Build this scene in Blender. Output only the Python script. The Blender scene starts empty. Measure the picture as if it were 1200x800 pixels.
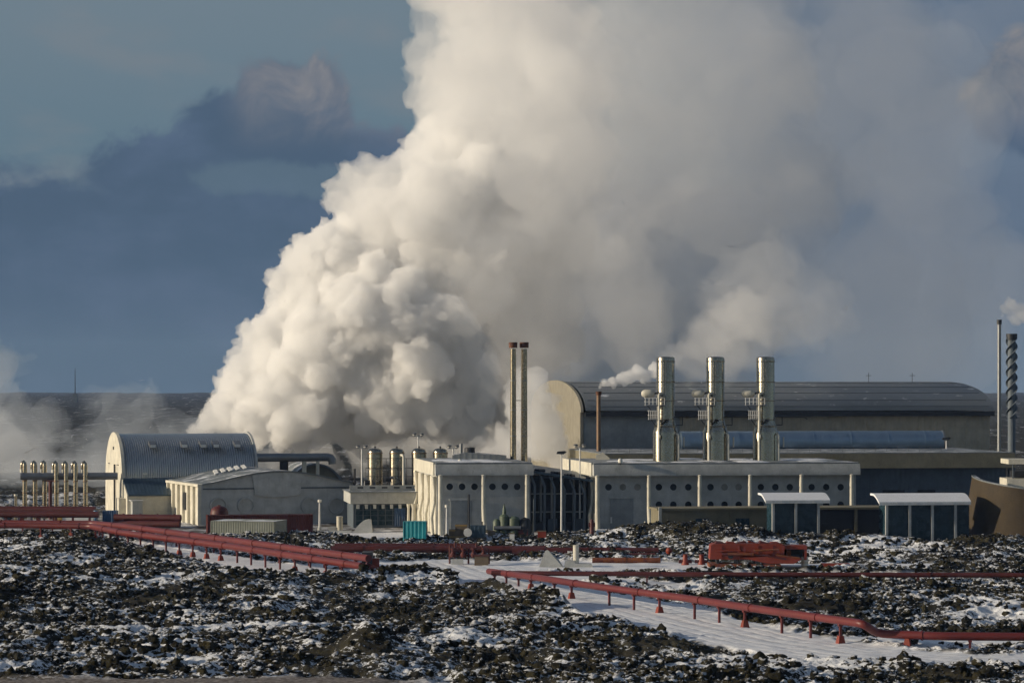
import bpy, bmesh, math, random
import numpy as np
from mathutils import Vector, Matrix, noise as mnoise

D = bpy.data
SC = bpy.context.scene
COL = SC.collection
R = math.radians
F = 3400.0; HC = 22.0; YH = 450.0     # lens in reference pixels, camera height, horizon row

def at(px, py, d):
    return Vector(((px-600)/F*d, d, HC-(py-YH)/F*d))

def gd(py, z=0.0):                     # distance of a ground point seen at row py
    return (HC-z)*F/(py-YH)

# ---------------------------------------------------------------- camera, sun, world
cam_d = D.cameras.new('camera'); cam = D.objects.new('camera', cam_d); COL.objects.link(cam)
cam.location = (0, 0, HC); cam.rotation_euler = (R(90), 0, 0)
cam_d.sensor_width = 36; cam_d.lens = 36*F/1200; cam_d.shift_y = (YH-400)/1200
cam_d.clip_start = 1; cam_d.clip_end = 60000
SC.camera = cam

SUN_EL = R(13.5)
sd = D.lights.new('sun', 'SUN'); sun = D.objects.new('sun', sd); COL.objects.link(sun)
SUN_AZ = R(-99.5)
sun_dir = Vector((math.sin(SUN_AZ)*math.cos(SUN_EL), math.cos(SUN_AZ)*math.cos(SUN_EL), math.sin(SUN_EL)))
sun.rotation_euler = sun_dir.to_track_quat('Z', 'Y').to_euler()
sun.location = (-60, 200, 80)
sd.energy = 4.6; sd.angle = R(0.6); sd.color = (1.0, 0.86, 0.66)

class N:
    """little node-tree writer"""
    def __init__(s, tree): s.t = tree; s.n = tree.nodes; s.l = tree.links
    def new(s, typ, inp=None, **kw):
        n = s.n.new(typ)
        for k, v in kw.items(): setattr(n, k, v)
        for k, v in (inp or {}).items():
            s.set(n.inputs[k], v)
        return n
    def set(s, sock, v):
        if isinstance(v, bpy.types.NodeSocket): s.l.new(v, sock)
        elif isinstance(v, bpy.types.Node): s.l.new(v.outputs[0], sock)
        else: sock.default_value = v
    def m(s, op, a, b=0.0, c=None, clamp=False):
        n = s.n.new('ShaderNodeMath'); n.operation = op; n.use_clamp = clamp
        s.set(n.inputs[0], a); s.set(n.inputs[1], b)
        if c is not None: s.set(n.inputs[2], c)
        return n.outputs[0]
    def ramp(s, fac, lo, hi, a=0.0, b=1.0):
        n = s.n.new('ShaderNodeMapRange'); n.interpolation_type = 'SMOOTHSTEP'
        s.set(n.inputs[0], fac); s.set(n.inputs[1], lo); s.set(n.inputs[2], hi); s.set(n.inputs[3], a); s.set(n.inputs[4], b)
        return n.outputs[0]
    def mix(s, fac, a, b, blend='MIX'):
        n = s.n.new('ShaderNodeMix'); n.data_type = 'RGBA'; n.blend_type = blend
        s.set(n.inputs[0], fac)
        for i, v in ((6, a), (7, b)):
            if isinstance(v, tuple) and len(v) == 3: v = (*v, 1)
            s.set(n.inputs[i], v)
        return n.outputs[2]
    def noise(s, vec, scale, detail=4, rough=0.55, dims='3D', dist=0.0):
        n = s.n.new('ShaderNodeTexNoise'); n.noise_dimensions = dims
        s.l.new(vec, n.inputs['Vector'])
        n.inputs['Scale'].default_value = scale; n.inputs['Detail'].default_value = detail
        n.inputs['Roughness'].default_value = rough; n.inputs['Distortion'].default_value = dist
        return n.outputs[0]
    def xyz(s, x, y, z):
        n = s.n.new('ShaderNodeCombineXYZ')
        for i, v in enumerate((x, y, z)): s.set(n.inputs[i], v)
        return n.outputs[0]

def build_world():
    w = D.worlds.new('World'); SC.world = w; w.use_nodes = True
    t = N(w.node_tree); w.node_tree.nodes.clear()
    sky = t.new('ShaderNodeTexSky', sky_type='NISHITA', sun_disc=False, sun_elevation=SUN_EL, sun_rotation=SUN_AZ,
                air_density=1.0, dust_density=1.0, ozone_density=2.0, altitude=50)
    skyc = t.mix(1.0, sky.outputs[0], (0.075, 0.075, 0.075), 'MULTIPLY')
    tc = t.new('ShaderNodeTexCoord').outputs['Generated']
    sp = t.new('ShaderNodeSeparateXYZ', {0: tc})
    X, Y, Z = sp.outputs
    az = t.m('MULTIPLY', t.m('ARCTAN2', X, Y), 57.2958)          # degrees, 0 straight ahead
    el = t.m('MULTIPLY', t.m('ARCSINE', Z), 57.2958)
    P = t.xyz(az, el, 0.0)
    P2 = t.xyz(az, t.m('MULTIPLY', el, 1.7), 4.2)                # stretched cloud texture space
    n1 = t.noise(P2, 0.42, 7, 0.58)
    n2 = t.noise(P, 0.8, 8, 0.62, dist=0.6)
    n3 = t.noise(t.xyz(t.m('MULTIPLY', az, 0.35), el, 9.0), 0.9, 5, 0.5)
    # pale teal opening above, thin veil
    veil = t.mix(t.ramp(el, 3.5, 8.0), (0.118, 0.193, 0.252), (0.165, 0.225, 0.275))
    veil = t.mix(t.m('MULTIPLY', t.ramp(n3, 0.45, 0.7), 0.5), veil, (0.215, 0.235, 0.262))
    # low dark bank: edge near 3.6 deg, ragged
    wob = t.m('MULTIPLY', t.m('SUBTRACT', n1, 0.5), 2.6)
    e2 = t.m('ADD', el, t.m('MULTIPLY', t.m('SUBTRACT', n2, 0.5), 2.0))
    bank = t.ramp(t.m('ADD', e2, wob), 4.4, 3.6)
    # cumulus head on the left: two lobes about az -4.6 .. -3.2, el 6
    def lobe(ax, ey, rx, ry):
        dx = t.m('DIVIDE', t.m('SUBTRACT', az, ax), rx); dy = t.m('DIVIDE', t.m('SUBTRACT', el, ey), ry)
        return t.m('SUBTRACT', 1.0, t.m('SQRT', t.m('ADD', t.m('MULTIPLY', dx, dx), t.m('MULTIPLY', dy, dy))))
    lb = t.m('MAXIMUM', t.m('MAXIMUM', t.m('MAXIMUM', lobe(-4.6, 5.1, 1.0, 1.5), lobe(-5.5, 4.7, 1.3, 1.1)), lobe(-3.75, 5.1, .7, 1.4)), t.m('MAXIMUM', lobe(-6.4, 4.2, 2.0, .8), lobe(-4.4, 4.3, 3.8, .9)))
    lb = t.m('MAXIMUM', lb, lobe(9.9, 5.6, 1.1, 1.2))
    head = t.ramp(t.m('ADD', lb, t.m('MULTIPLY', t.m('SUBTRACT', n2, 0.5), 1.35)), -0.08, 0.22)
    gap = t.ramp(t.m('ADD', lobe(-4.0, 4.02, 2.6, 0.42), t.m('MULTIPLY', t.m('SUBTRACT', n2, 0.5), 1.6)), -0.05, 0.45)
    dark = t.mix(t.ramp(el, -0.3, 4.5), (0.076, 0.125, 0.195), (0.070, 0.114, 0.180))
    dark = t.mix(t.ramp(n1, 0.35, 0.7), dark, (0.092, 0.140, 0.222))
    lit = t.mix(t.ramp(n2, 0.34, 0.7), (0.115, 0.152, 0.21), (0.235, 0.24, 0.262))
    headc = t.mix(t.m('MULTIPLY', t.ramp(el, 4.4, 5.8), t.ramp(az, -5.9, -4.8)), dark, lit)
    veil = t.mix(t.ramp(az, 1.5, 6.0, 0, .55), veil, (0.11, 0.165, 0.25))
    c = t.mix(bank, veil, dark)
    c = t.mix(t.ramp(az, 2.0, 6.5, 0, .8), c, t.mix(n1, (0.115, 0.165, 0.245), (0.15, 0.20, 0.28)))
    c = t.mix(head, c, headc)
    c = t.mix(t.m('MULTIPLY', gap, 0.5), c, (0.125, 0.19, 0.245))
    # the same broken overcast low all round; higher up the open sky shows through more
    ahead = t.m('MULTIPLY', t.ramp(el, 22.0, 9.0), t.ramp(t.m('ABSOLUTE', az), 95.0, 45.0))
    hi = t.ramp(t.noise(tc, 2.2, 7, 0.6), 0.45, 0.62)
    other = t.mix(t.m('MULTIPLY', hi, 0.8), skyc, (0.20, 0.235, 0.295))
    c = t.mix(ahead, other, c)
    bg = t.new('ShaderNodeBackground', {0: c, 1: 1.0})
    out = t.new('ShaderNodeOutputWorld', {0: bg.outputs[0]})
build_world()

SC.view_settings.view_transform = 'Standard'; SC.view_settings.look = 'None'
SC.view_settings.gamma = 1; SC.view_settings.exposure = -0.1
cy = SC.cycles
cy.use_denoising = True
try: cy.denoiser = 'OPENIMAGEDENOISE'
except Exception: pass
cy.use_adaptive_sampling = True; cy.adaptive_threshold = 0.03
cy.max_bounces = 16; cy.diffuse_bounces = 3; cy.glossy_bounces = 3; cy.volume_bounces = 14; cy.transparent_max_bounces = 64
cy.sample_clamp_indirect = 4.0
cy.caustics_reflective = False; cy.caustics_refractive = False

# ---------------------------------------------------------------- object helpers
def props(o, label=None, cat=None, group=None, kind=None):
    if label: o['label'] = label
    if cat: o['category'] = cat
    if group: o['group'] = group
    if kind: o['kind'] = kind
    return o

def empty(name, label, cat, loc=(0, 0, 0), rz=0.0, group=None):
    o = D.objects.new(name, None); COL.objects.link(o)
    o.location = loc; o.rotation_euler = (0, 0, rz)
    return props(o, label, cat, group)

def link_mesh(name, me, mat, parent=None):
    o = D.objects.new(name, me); COL.objects.link(o)
    if mat: me.materials.append(mat)
    if parent: o.parent = parent
    return o

def tree_copy(o, parent=None):
    c = o.copy(); COL.objects.link(c); c.parent = parent
    for ch in list(o.children): tree_copy(ch, c)
    return c

class MB:
    """collects shapes and links them as one mesh"""
    def __init__(s): s.v = []; s.f = []; s.sm = []; s.p = []
    def add(s, vs, fs, smooth=False):
        b = len(s.v); s.p.append(b); s.v += [tuple(p) for p in vs]
        for f in fs: s.f.append([b+i for i in f]); s.sm.append(smooth)
        return s
    def box(s, x0, x1, y0, y1, z0, z1):
        vs = [(x, y, z) for z in (z0, z1) for y in (y0, y1) for x in (x0, x1)]
        return s.add(vs, [(0, 2, 3, 1), (4, 5, 7, 6), (0, 1, 5, 4), (2, 6, 7, 3), (0, 4, 6, 2), (1, 3, 7, 5)])
    def prism(s, pts, y0, y1, axis='y', smooth=False):
        """polygon (a, z) extruded along axis y (a = x) or x (a = y)"""
        n = len(pts)
        if axis == 'y': vs = [(a, y0, z) for a, z in pts]+[(a, y1, z) for a, z in pts]
        elif axis == 'x': vs = [(y0, a, z) for a, z in pts]+[(y1, a, z) for a, z in pts]
        else: vs = [(a, b, y0) for a, b in pts]+[(a, b, y1) for a, b in pts]
        s.add(vs, [tuple(range(n)), tuple(reversed(range(n, 2*n)))])
        b = len(s.v)-2*n
        for i in range(n):
            j = (i+1) % n
            s.f.append([b+i, b+n+i, b+n+j, b+j]); s.sm.append(smooth)
        return s
    def tube(s, pts, r, seg=12, caps=True, smooth=True):
        """round bar along a polyline; r a number or one per point"""
        pts = [Vector(p) for p in pts]; n = len(pts)
        rr = r if isinstance(r, (list, tuple)) else [r]*n
        b = len(s.v); up = None; s.p.append(b)
        for i, p in enumerate(pts):
            if i == 0: t = pts[1]-pts[0]
            elif i == n-1: t = pts[-1]-pts[-2]
            else: t = (pts[i+1]-p).normalized()+(p-pts[i-1]).normalized()
            t.normalize()
            if up is None:
                up = Vector((0, 0, 1)) if abs(t.z) < .9 else Vector((1, 0, 0))
            a = t.cross(up).normalized(); up = a.cross(t).normalized()
            for k in range(seg):
                w = 2*math.pi*k/seg
                s.v.append(tuple(p+(a*math.cos(w)+up*math.sin(w))*rr[i]))
        for i in range(n-1):
            for k in range(seg):
                k2 = (k+1) % seg
                s.f.append([b+i*seg+k, b+i*seg+k2, b+(i+1)*seg+k2, b+(i+1)*seg+k]); s.sm.append(smooth)
        if caps:
            s.f.append([b+k for k in reversed(range(seg))]); s.sm.append(False)
            s.f.append([b+(n-1)*seg+k for k in range(seg)]); s.sm.append(False)
        return s
    def lathe(s, prof, c=(0, 0, 0), seg=32, smooth=True):
        """(radius, z) profile turned about the vertical through c"""
        b = len(s.v); n = len(prof); s.p.append(b)
        for r, z in prof:
            for k in range(seg):
                w = 2*math.pi*k/seg
                s.v.append((c[0]+r*math.cos(w), c[1]+r*math.sin(w), c[2]+z))
        for i in range(n-1):
            for k in range(seg):
                k2 = (k+1) % seg
                s.f.append([b+i*seg+k, b+i*seg+k2, b+(i+1)*seg+k2, b+(i+1)*seg+k]); s.sm.append(smooth)
        s.f.append([b+k for k in reversed(range(seg))]); s.sm.append(False)
        s.f.append([b+(n-1)*seg+k for k in range(seg)]); s.sm.append(False)
        return s
    def each(s, name, mat, parent):
        """every shape collected becomes a part of its own"""
        ends = s.p[1:]+[len(s.v)]
        for a, b in zip(s.p, ends):
            q = MB(); q.v = s.v[a:b]
            for f, sm in zip(s.f, s.sm):
                if a <= f[0] < b: q.f.append([i-a for i in f]); q.sm.append(sm)
            q.build(name, mat, parent)
    def build(s, name, mat, parent=None, label=None, cat=None, group=None, kind=None):
        me = D.meshes.new(name); me.from_pydata(s.v, [], s.f)
        me.polygons.foreach_set('use_smooth', s.sm)
        me.validate(); me.update()
        bm = bmesh.new(); bm.from_mesh(me); bmesh.ops.recalc_face_normals(bm, faces=bm.faces); bm.to_mesh(me); bm.free()
        try: me.set_sharp_from_angle(angle=R(40))
        except Exception: pass
        return props(link_mesh(name, me, mat, parent), label, cat, group, kind)

# ---------------------------------------------------------------- steam
def volume_mat(name, density, color=(1, 1, 1), aniso=0.3, absorb=(0.9, 0.9, 0.9)):
    m = D.materials.new(name); m.use_nodes = True; m.node_tree.nodes.clear()
    t = N(m.node_tree)
    v = t.new('ShaderNodeVolumePrincipled')
    v.inputs['Color'].default_value = (*color, 1); v.inputs['Density'].default_value = density
    v.inputs['Anisotropy'].default_value = aniso; v.inputs['Absorption Color'].default_value = (*absorb, 1)
    t.new('ShaderNodeOutputMaterial', {'Volume': v.outputs[0]})
    return m

def steam(name, puffs, mat, label, cat, voxel=0.8, gen=2, seed=1, kids=(14, 9), ratio=(0.42, 0.4), rough=0.5, group=None, kind=None, up=0.0, wob=(0.35, 5.0), disp=()):
    """puffs: (px, row, distance, radius in px[, flatten]); each billow carries smaller billows, all fused into one closed surface"""
    rnd = random.Random(seed)
    pts = []
    for p in puffs:
        c = at(p[0], p[1], p[2]); r = p[3]/F*p[2]
        pts.append((c, r, 0))
    level = list(pts)
    for g in range(gen):
        nxt = []
        for c, r, _ in level:
            for k in range(kids[g]):
                while 1:
                    d = Vector((rnd.gauss(0, 1), rnd.gauss(0, 1), rnd.gauss(0, 1)+up)).normalized()
                    if d.length: break
                r2 = r*ratio[g]*rnd.uniform(0.6, 1.25)
                nxt.append((c+d*(r*rnd.uniform(0.82, 1.04)), r2, g+1))
        pts += nxt; level = nxt
    me = D.meshes.new(name)
    me.from_pydata([tuple(p[0]) for p in pts], [], [])
    a = me.attributes.new('radius_m', 'FLOAT', 'POINT'); a.data.foreach_set('value', [max(p[1], voxel*0.9) for p in pts])
    o = link_mesh(name, me, None)
    ng = D.node_groups.new('billow', 'GeometryNodeTree')
    ng.interface.new_socket('Geometry', in_out='INPUT', socket_type='NodeSocketGeometry')
    ng.interface.new_socket('Geometry', in_out='OUTPUT', socket_type='NodeSocketGeometry')
    t = N(ng)
    gi = t.new('NodeGroupInput'); go = t.new('NodeGroupOutput')
    na = t.new('GeometryNodeInputNamedAttribute', data_type='FLOAT'); na.inputs['Name'].default_value = 'radius_m'
    mp = t.new('GeometryNodeMeshToPoints', {'Mesh': gi.outputs[0], 'Radius': na.outputs[0]})
    pv = t.new('GeometryNodePointsToVolume', {'Points': mp.outputs[0], 'Radius': na.outputs[0]}, resolution_mode='VOXEL_SIZE')
    pv.inputs['Voxel Size'].default_value = voxel
    vm = t.new('GeometryNodeVolumeToMesh', {'Volume': pv.outputs[0]})
    vm.inputs['Threshold'].default_value = 0.5
    geo = vm.outputs[0]
    for amp, size in disp:
        pos = t.new('GeometryNodeInputPosition').outputs[0]
        nz = t.new('ShaderNodeTexNoise', {'Vector': pos, 'Scale': 1.0/size, 'Detail': 3.0, 'Roughness': 0.6})
        sub = t.new('ShaderNodeVectorMath', {0: nz.outputs['Color'], 1: (0.5, 0.5, 0.5)}, operation='SUBTRACT')
        sc = t.new('ShaderNodeVectorMath', {0: sub.outputs[0]}, operation='SCALE'); sc.inputs['Scale'].default_value = amp*2
        sp = t.new('GeometryNodeSetPosition', {'Geometry': geo, 'Offset': sc.outputs[0]})
        geo = sp.outputs[0]
    sm = t.new('GeometryNodeSetMaterial', {'Geometry': geo}); sm.inputs['Material'].default_value = mat
    t.set(go.inputs[0], sm.outputs[0])
    md = o.modifiers.new('billow', 'NODES'); md.node_group = ng
    # bake the fused surface so that it is an ordinary mesh
    dg = bpy.context.evaluated_depsgraph_get()
    me2 = D.meshes.new_from_object(o.evaluated_get(dg))
    o.modifiers.clear(); o.data = me2
    me2.materials.clear(); me2.materials.append(mat)
    return props(o, label, cat, group, kind)
# ---------------------------------------------------------------- materials
def paint(name, col, rough=0.6, metal=0.0, var=0.18, scale=0.6, streak=0.0, rib=None, snow=0.0, spec=0.5, rust=None, fine=6.0, bump=0.25, mott=0.35):
    m = D.materials.new(name); m.use_nodes = True; t = N(m.node_tree)
    b = m.node_tree.nodes['Principled BSDF']
    tc = t.new('ShaderNodeTexCoord').outputs['Object']
    n = t.noise(tc, scale, 5, 0.6)
    c = t.mix(t.ramp(n, 0.25, 0.75), tuple(x*(1-var) for x in col), tuple(min(1, x*(1+var)) for x in col))
    nf = t.noise(tc, fine, 4, 0.65)
    c = t.mix(t.ramp(nf, 0.3, 0.75, 0, mott), c, tuple(x*0.6 for x in col))
    sp = t.new('ShaderNodeSeparateXYZ', {0: tc})
    if streak:
        sv = t.xyz(t.m('MULTIPLY', sp.outputs[0], 2.2), t.m('MULTIPLY', sp.outputs[1], 2.2), t.m('MULTIPLY', sp.outputs[2], 0.18))
        s = t.noise(sv, 1.0, 5, 0.7)
        c = t.mix(t.ramp(s, 0.52, 0.8, 0, streak), c, tuple(x*0.35 for x in col))
    if rust:
        r = t.noise(tc, 1.3, 6, 0.7)
        c = t.mix(t.ramp(r, rust[0], rust[0]+0.12), c, rust[1])
    b.inputs['Metallic'].default_value = metal
    if snow:
        g = t.new('ShaderNodeNewGeometry'); nz = t.new('ShaderNodeSeparateXYZ', {0: g.outputs['Normal']}).outputs[2]
        f = t.m('MULTIPLY', t.ramp(nz, 0.6, 0.85), t.ramp(t.noise(tc, 0.35, 5, 0.65), 0.62-snow*0.5, 0.78-snow*0.5))
        c = t.mix(f, c, (0.78, 0.8, 0.84))
        t.set(b.inputs['Metallic'], t.m('MULTIPLY', t.m('SUBTRACT', 1.0, f), metal))
    t.set(b.inputs['Base Color'], c)
    t.set(b.inputs['Roughness'], t.ramp(nf, 0.2, 0.8, max(0.05, rough-0.08), min(1, rough+0.12)))
    b.inputs['Specular IOR Level'].default_value = spec
    h = None
    if rib:
        ax, per, dep = rib
        w = t.m('SINE', t.m('MULTIPLY', sp.outputs[ax], 2*math.pi/per))
        w = t.ramp(w, -0.2, 0.6)
        bp = t.new('ShaderNodeBump', {'Height': w, 'Strength': 1.0, 'Distance': dep})
        bp2 = t.new('ShaderNodeBump', {'Height': n, 'Strength': 0.35, 'Distance': 0.05, 'Normal': bp.outputs[0]})
        t.set(b.inputs['Normal'], bp2.outputs[0])
    else:
        bp = t.new('ShaderNodeBump', {'Height': nf, 'Strength': bump, 'Distance': 0.04})
        t.set(b.inputs['Normal'], bp.outputs[0])
    return m

def glass_mat(name, col=(0.012, 0.03, 0.045), rough=0.12):
    m = D.materials.new(name); m.use_nodes = True; t = N(m.node_tree)
    b = m.node_tree.nodes['Principled BSDF']; tc = t.new('ShaderNodeTexCoord').outputs['Object']
    n = t.noise(tc, 0.9, 3)
    t.set(b.inputs['Base Color'], t.mix(n, col, tuple(x*3 for x in col)))
    t.set(b.inputs['Roughness'], t.ramp(n, 0.3, 0.7, rough, rough+0.15)); b.inputs['Specular IOR Level'].default_value = 0.3
    return m

M = {}
M['concrete'] = paint('pale_concrete', (0.47, 0.475, 0.455), 0.8, streak=0.5, spec=0.3)
M['cladding'] = paint('pale_cladding', (0.455, 0.465, 0.455), 0.55, streak=0.35, rib=(0, 0.9, 0.02))
M['cladding_plain'] = paint('pale_cladding_plain', (0.455, 0.465, 0.455), 0.6, streak=0.35)
M['cream'] = paint('cream_and_sunlit_cladding', (0.66, 0.63, 0.53), 0.6, streak=0.3)  # also used on sun-facing sides, warm sunlight put into the colour
M['olive'] = paint('olive_concrete', (0.2, 0.18, 0.12), 0.8, streak=0.5)
M['brownwall'] = paint('brown_stone_wall', (0.046, 0.032, 0.015), 0.85, streak=0.5)
M['bluegrey'] = paint('blue_grey_sheeting', (0.10, 0.125, 0.15), 0.6, streak=0.3, rib=(0, 0.8, 0.02))
M['dark'] = paint('dark_metal', (0.03, 0.033, 0.038), 0.5, metal=0.3)
M['darkblue'] = paint('dark_blue_sheet', (0.05, 0.085, 0.12), 0.4, metal=0.3, rib=(0, 0.6, 0.02))
M['roofmetal'] = paint('ribbed_aluminium_roof', (0.40, 0.43, 0.46), 0.38, metal=0.95, var=0.08, rib=(0, 0.5, 0.11), streak=0.25, scale=0.25)
M['roofmetal'] = paint('ribbed_aluminium_roof', (0.46, 0.475, 0.48), 0.32, metal=0.97, mott=.15, bump=.03, var=0.07, streak=0.2, scale=0.25)
M['roofgrey'] = paint('grey_roof_sheet', (0.17, 0.19, 0.2), 0.6, var=0.1, snow=0.25, rib=(0, 0.9, 0.02))
M['hallroof'] = paint('slate_grey_roof', (0.13, 0.15, 0.17), 0.5, var=0.15, snow=0.06, scale=0.08, streak=0.2)
M['goldwall'] = paint('ribbed_tan_sheeting', (0.46, 0.40, 0.30), 0.5, rib=(0, 1.1, 0.06), streak=0.2)
M['steel'] = paint('stainless_steel', (0.34, 0.31, 0.245), 0.22, metal=1.0, var=0.1, streak=0.3, scale=0.4, bump=0.01, mott=0.06)
M['duct'] = paint('blue_grey_duct_steel', (0.22, 0.31, 0.42), 0.38, metal=0.7, var=0.08, rib=(0, 3.0, 0.02))
M['pipegrey'] = paint('grey_lagged_pipe', (0.25, 0.26, 0.27), 0.4, metal=0.7, var=0.1)
M['rustcap'] = paint('rusty_iron', (0.10, 0.04, 0.022), 0.8, rust=(0.5, (0.16, 0.06, 0.03)))
M['rustpipe'] = paint('brown_rusted_stack', (0.20, 0.13, 0.08), 0.55, metal=0.4, streak=0.6)
M['red'] = paint('red_pipe_paint', (0.13, 0.019, 0.017), 0.45, var=0.16, streak=0.0, scale=0.3, rust=(0.66, (0.20, 0.035, 0.03)))
M['darkred'] = paint('dull_and_shaded_red_paint', (0.085, 0.014, 0.012), 0.55, var=0.25, rust=(0.62, (0.08, 0.03, 0.02)))  # dull red things, and pipes whose shade is put into the colour
M['orange'] = paint('orange_red_paint', (0.22, 0.032, 0.014), 0.55, var=0.2, rust=(0.6, (0.16, 0.05, 0.02)))
M['rustsheet'] = paint('orange_rust', (0.20, 0.06, 0.02), 0.8, var=0.3, rust=(0.5, (0.10, 0.02, 0.015)))
M['redbox'] = paint('red_container_paint', (0.12, 0.022, 0.018), 0.6, rib=(0, 0.36, 0.06), streak=0.3)
M['greybox'] = paint('grey_green_container_paint', (0.20, 0.22, 0.19), 0.6, rib=(0, 0.36, 0.06), streak=0.4, snow=0.5)
M['teal'] = paint('teal_container_paint', (0.01, 0.30, 0.36), 0.5, rib=(0, 0.55, 0.08), streak=0.3)
M['blue'] = paint('blue_container_paint', (0.025, 0.08, 0.19), 0.5, rib=(0, 0.36, 0.05), streak=0.3)
M['white'] = paint('white_paint', (0.72, 0.72, 0.70), 0.5, streak=0.25)
M['snow'] = paint('settled_snow', (0.8, 0.82, 0.86), 0.85, var=0.04, spec=0.3)
M['glass'] = glass_mat('dark_window_glass', (0.004, 0.007, 0.01), 0.3)
M['palewall'] = paint('pale_door_sheet', (0.27, 0.29, 0.30), 0.6, streak=0.3)
M['gable'] = paint('beige_gable_sheet', (0.25, 0.23, 0.18), 0.7, streak=0.4)
M['blueglass'] = glass_mat('blue_shelter_glass', (0.008, 0.02, 0.028), 0.2)
M['paleglass'] = glass_mat('milky_window_glass', (0.12, 0.12, 0.11), 0.3)
M['lens'] = paint('lamp_lens', (0.8, 0.78, 0.7), 0.2)
M['wood'] = paint('weathered_timber', (0.16, 0.12, 0.08), 0.8)
M['green'] = paint('dull_green_paint', (0.09, 0.12, 0.08), 0.5)
M['yellow'] = paint('dull_yellow_paint', (0.42, 0.28, 0.08), 0.6)
# ---------------------------------------------------------------- ground
def _h(ix, iy, seed):
    a = (ix.astype(np.int64)*374761393 + iy.astype(np.int64)*668265263 + seed*974634777) & 0xffffffff
    a = ((a ^ (a >> 13))*1274126177) & 0xffffffff
    return (a ^ (a >> 16)) & 0xffffffff
def perlin(x, y, seed=0):
    ix = np.floor(x); iy = np.floor(y); fx = x-ix; fy = y-iy
    u = fx*fx*fx*(fx*(fx*6-15)+10); v = fy*fy*fy*(fy*(fy*6-15)+10)
    def g(dx, dy):
        a = _h(ix+dx, iy+dy, seed)*(2*np.pi/4294967296.0)
        return np.cos(a)*(fx-dx)+np.sin(a)*(fy-dy)
    return ((g(0, 0)*(1-u)+g(1, 0)*u)*(1-v)+(g(0, 1)*(1-u)+g(1, 1)*u)*v)*1.4
def sstep(x, a, b):
    t = np.clip((x-a)/(b-a), 0, 1); return t*t*(3-2*t)
def gpt(px, row): d = gd(row); return ((px-600)/F*d, d)
def dist_poly(x, y, pts):
    """distance to a polyline of (x, y, half width): negative inside"""
    best = np.full(x.shape, 1e9)
    for (ax, ay, aw), (bx, by, bw) in zip(pts[:-1], pts[1:]):
        dx, dy = bx-ax, by-ay
        t = np.clip(((x-ax)*dx+(y-ay)*dy)/(dx*dx+dy*dy), 0, 1)
        best = np.minimum(best, np.hypot(x-ax-t*dx, y-ay-t*dy)-(aw+(bw-aw)*t))
    return best
def road(pts): return [(*gpt(px, r), w) for px, r, w in pts]
ROADS = [road([(530, 657, 4), (575, 673, 7), (640, 693, 6), (720, 707, 6), (800, 727, 6), (900, 750, 6), (1000, 765, 6), (1120, 774, 5.5), (1400, 775, 5.5)]),
         road([(590, 673, 2.5), (800, 674, 2.6), (1000, 674.5, 2.2), (1180, 675, 1.4)]),
         road([(330, 664, 3), (500, 660, 6), (600, 662, 9), (800, 663, 8), (930, 663, 6), (1030, 662, 4), (1150, 660, 1.5)]),
         road([(150, 637, 2), (250, 652, 3.5), (330, 666, 4), (440, 671, 3)]),
         road([(560, 670, 3), (640, 677, 6), (700, 680, 5.0), (790, 684, 2.0)]),
         road([(1020, 748, 2.2), (1400, 752, 2.5)])]
def mounds(x, y):
    z = np.zeros(x.shape)
    for px, row, sx, sy, h in ((765, 634, 12, 7, 1.8), (850, 637, 8, 7, 1.8), (600, 634, 12, 7, -.7), (985, 637, 8, 7, 0.9), (1150, 640, 16, 7, .5), (1085, 637, 6, 6, -.5), (700, 640, 8, 6, .4),
                               (590, 697, 7, 5, 1.5), (640, 710, 6, 5, 1.0), (510, 682, 9, 6, 1.4), (283, 640, 7, 6, 1.3), (170, 640, 20, 10, 0.5),
                               (430, 765, 2.0, 2.0, 1.9), (560, 643, 12, 4, 0.3), (480, 637, 15, 12, -1.0), (1030, 706, 22, 12, .5), (60, 690, 30, 22, 1.8), (300, 720, 30, 14, -0.6)):
        cx, cy_ = gpt(px, row)
        z += h*np.exp(-((x-cx)/sx)**2-((y-cy_)/sy)**2)
    return z
def masks(x, y):
    d = np.hypot(x, y)
    wob = perlin(x*0.35, y*0.35, 5)*0.8+perlin(x*1.1, y*1.1, 6)*0.4
    r = np.full(x.shape, 1e9)
    for pts in ROADS: r = np.minimum(r, dist_poly(x, y, pts))
    rd = sstep(r+wob, 1.0, -0.4)
    yard = sstep(np.maximum(np.abs(x+15.5)-11.5, np.abs(y-432)-13)+wob, 0.6, -0.6)
    plant = sstep(y+wob+perlin(x*.05, y*.05, 8)*6, 428, 433)
    low = sstep(y+0.09*np.abs(x)+wob, 222, 219)*sstep(x, -2, -12)
    dc = dist_poly(x, y, [(a, b, 0.0) for a, b, _ in ROADS[0]])
    masks.rut = sum(np.exp(-((dc-c_)/w_)**2) for c_, w_ in ((.2, .16), (1.9, .17), (3.4, .13), (5.0, .12)))*rd*(0.5+0.5*sstep(perlin(x*.2, y*.07, 31), -.4, .3))
    flat = np.maximum(np.maximum(rd, yard), plant*sstep(d, 520, 500))
    return rd, yard, plant, low, flat
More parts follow.
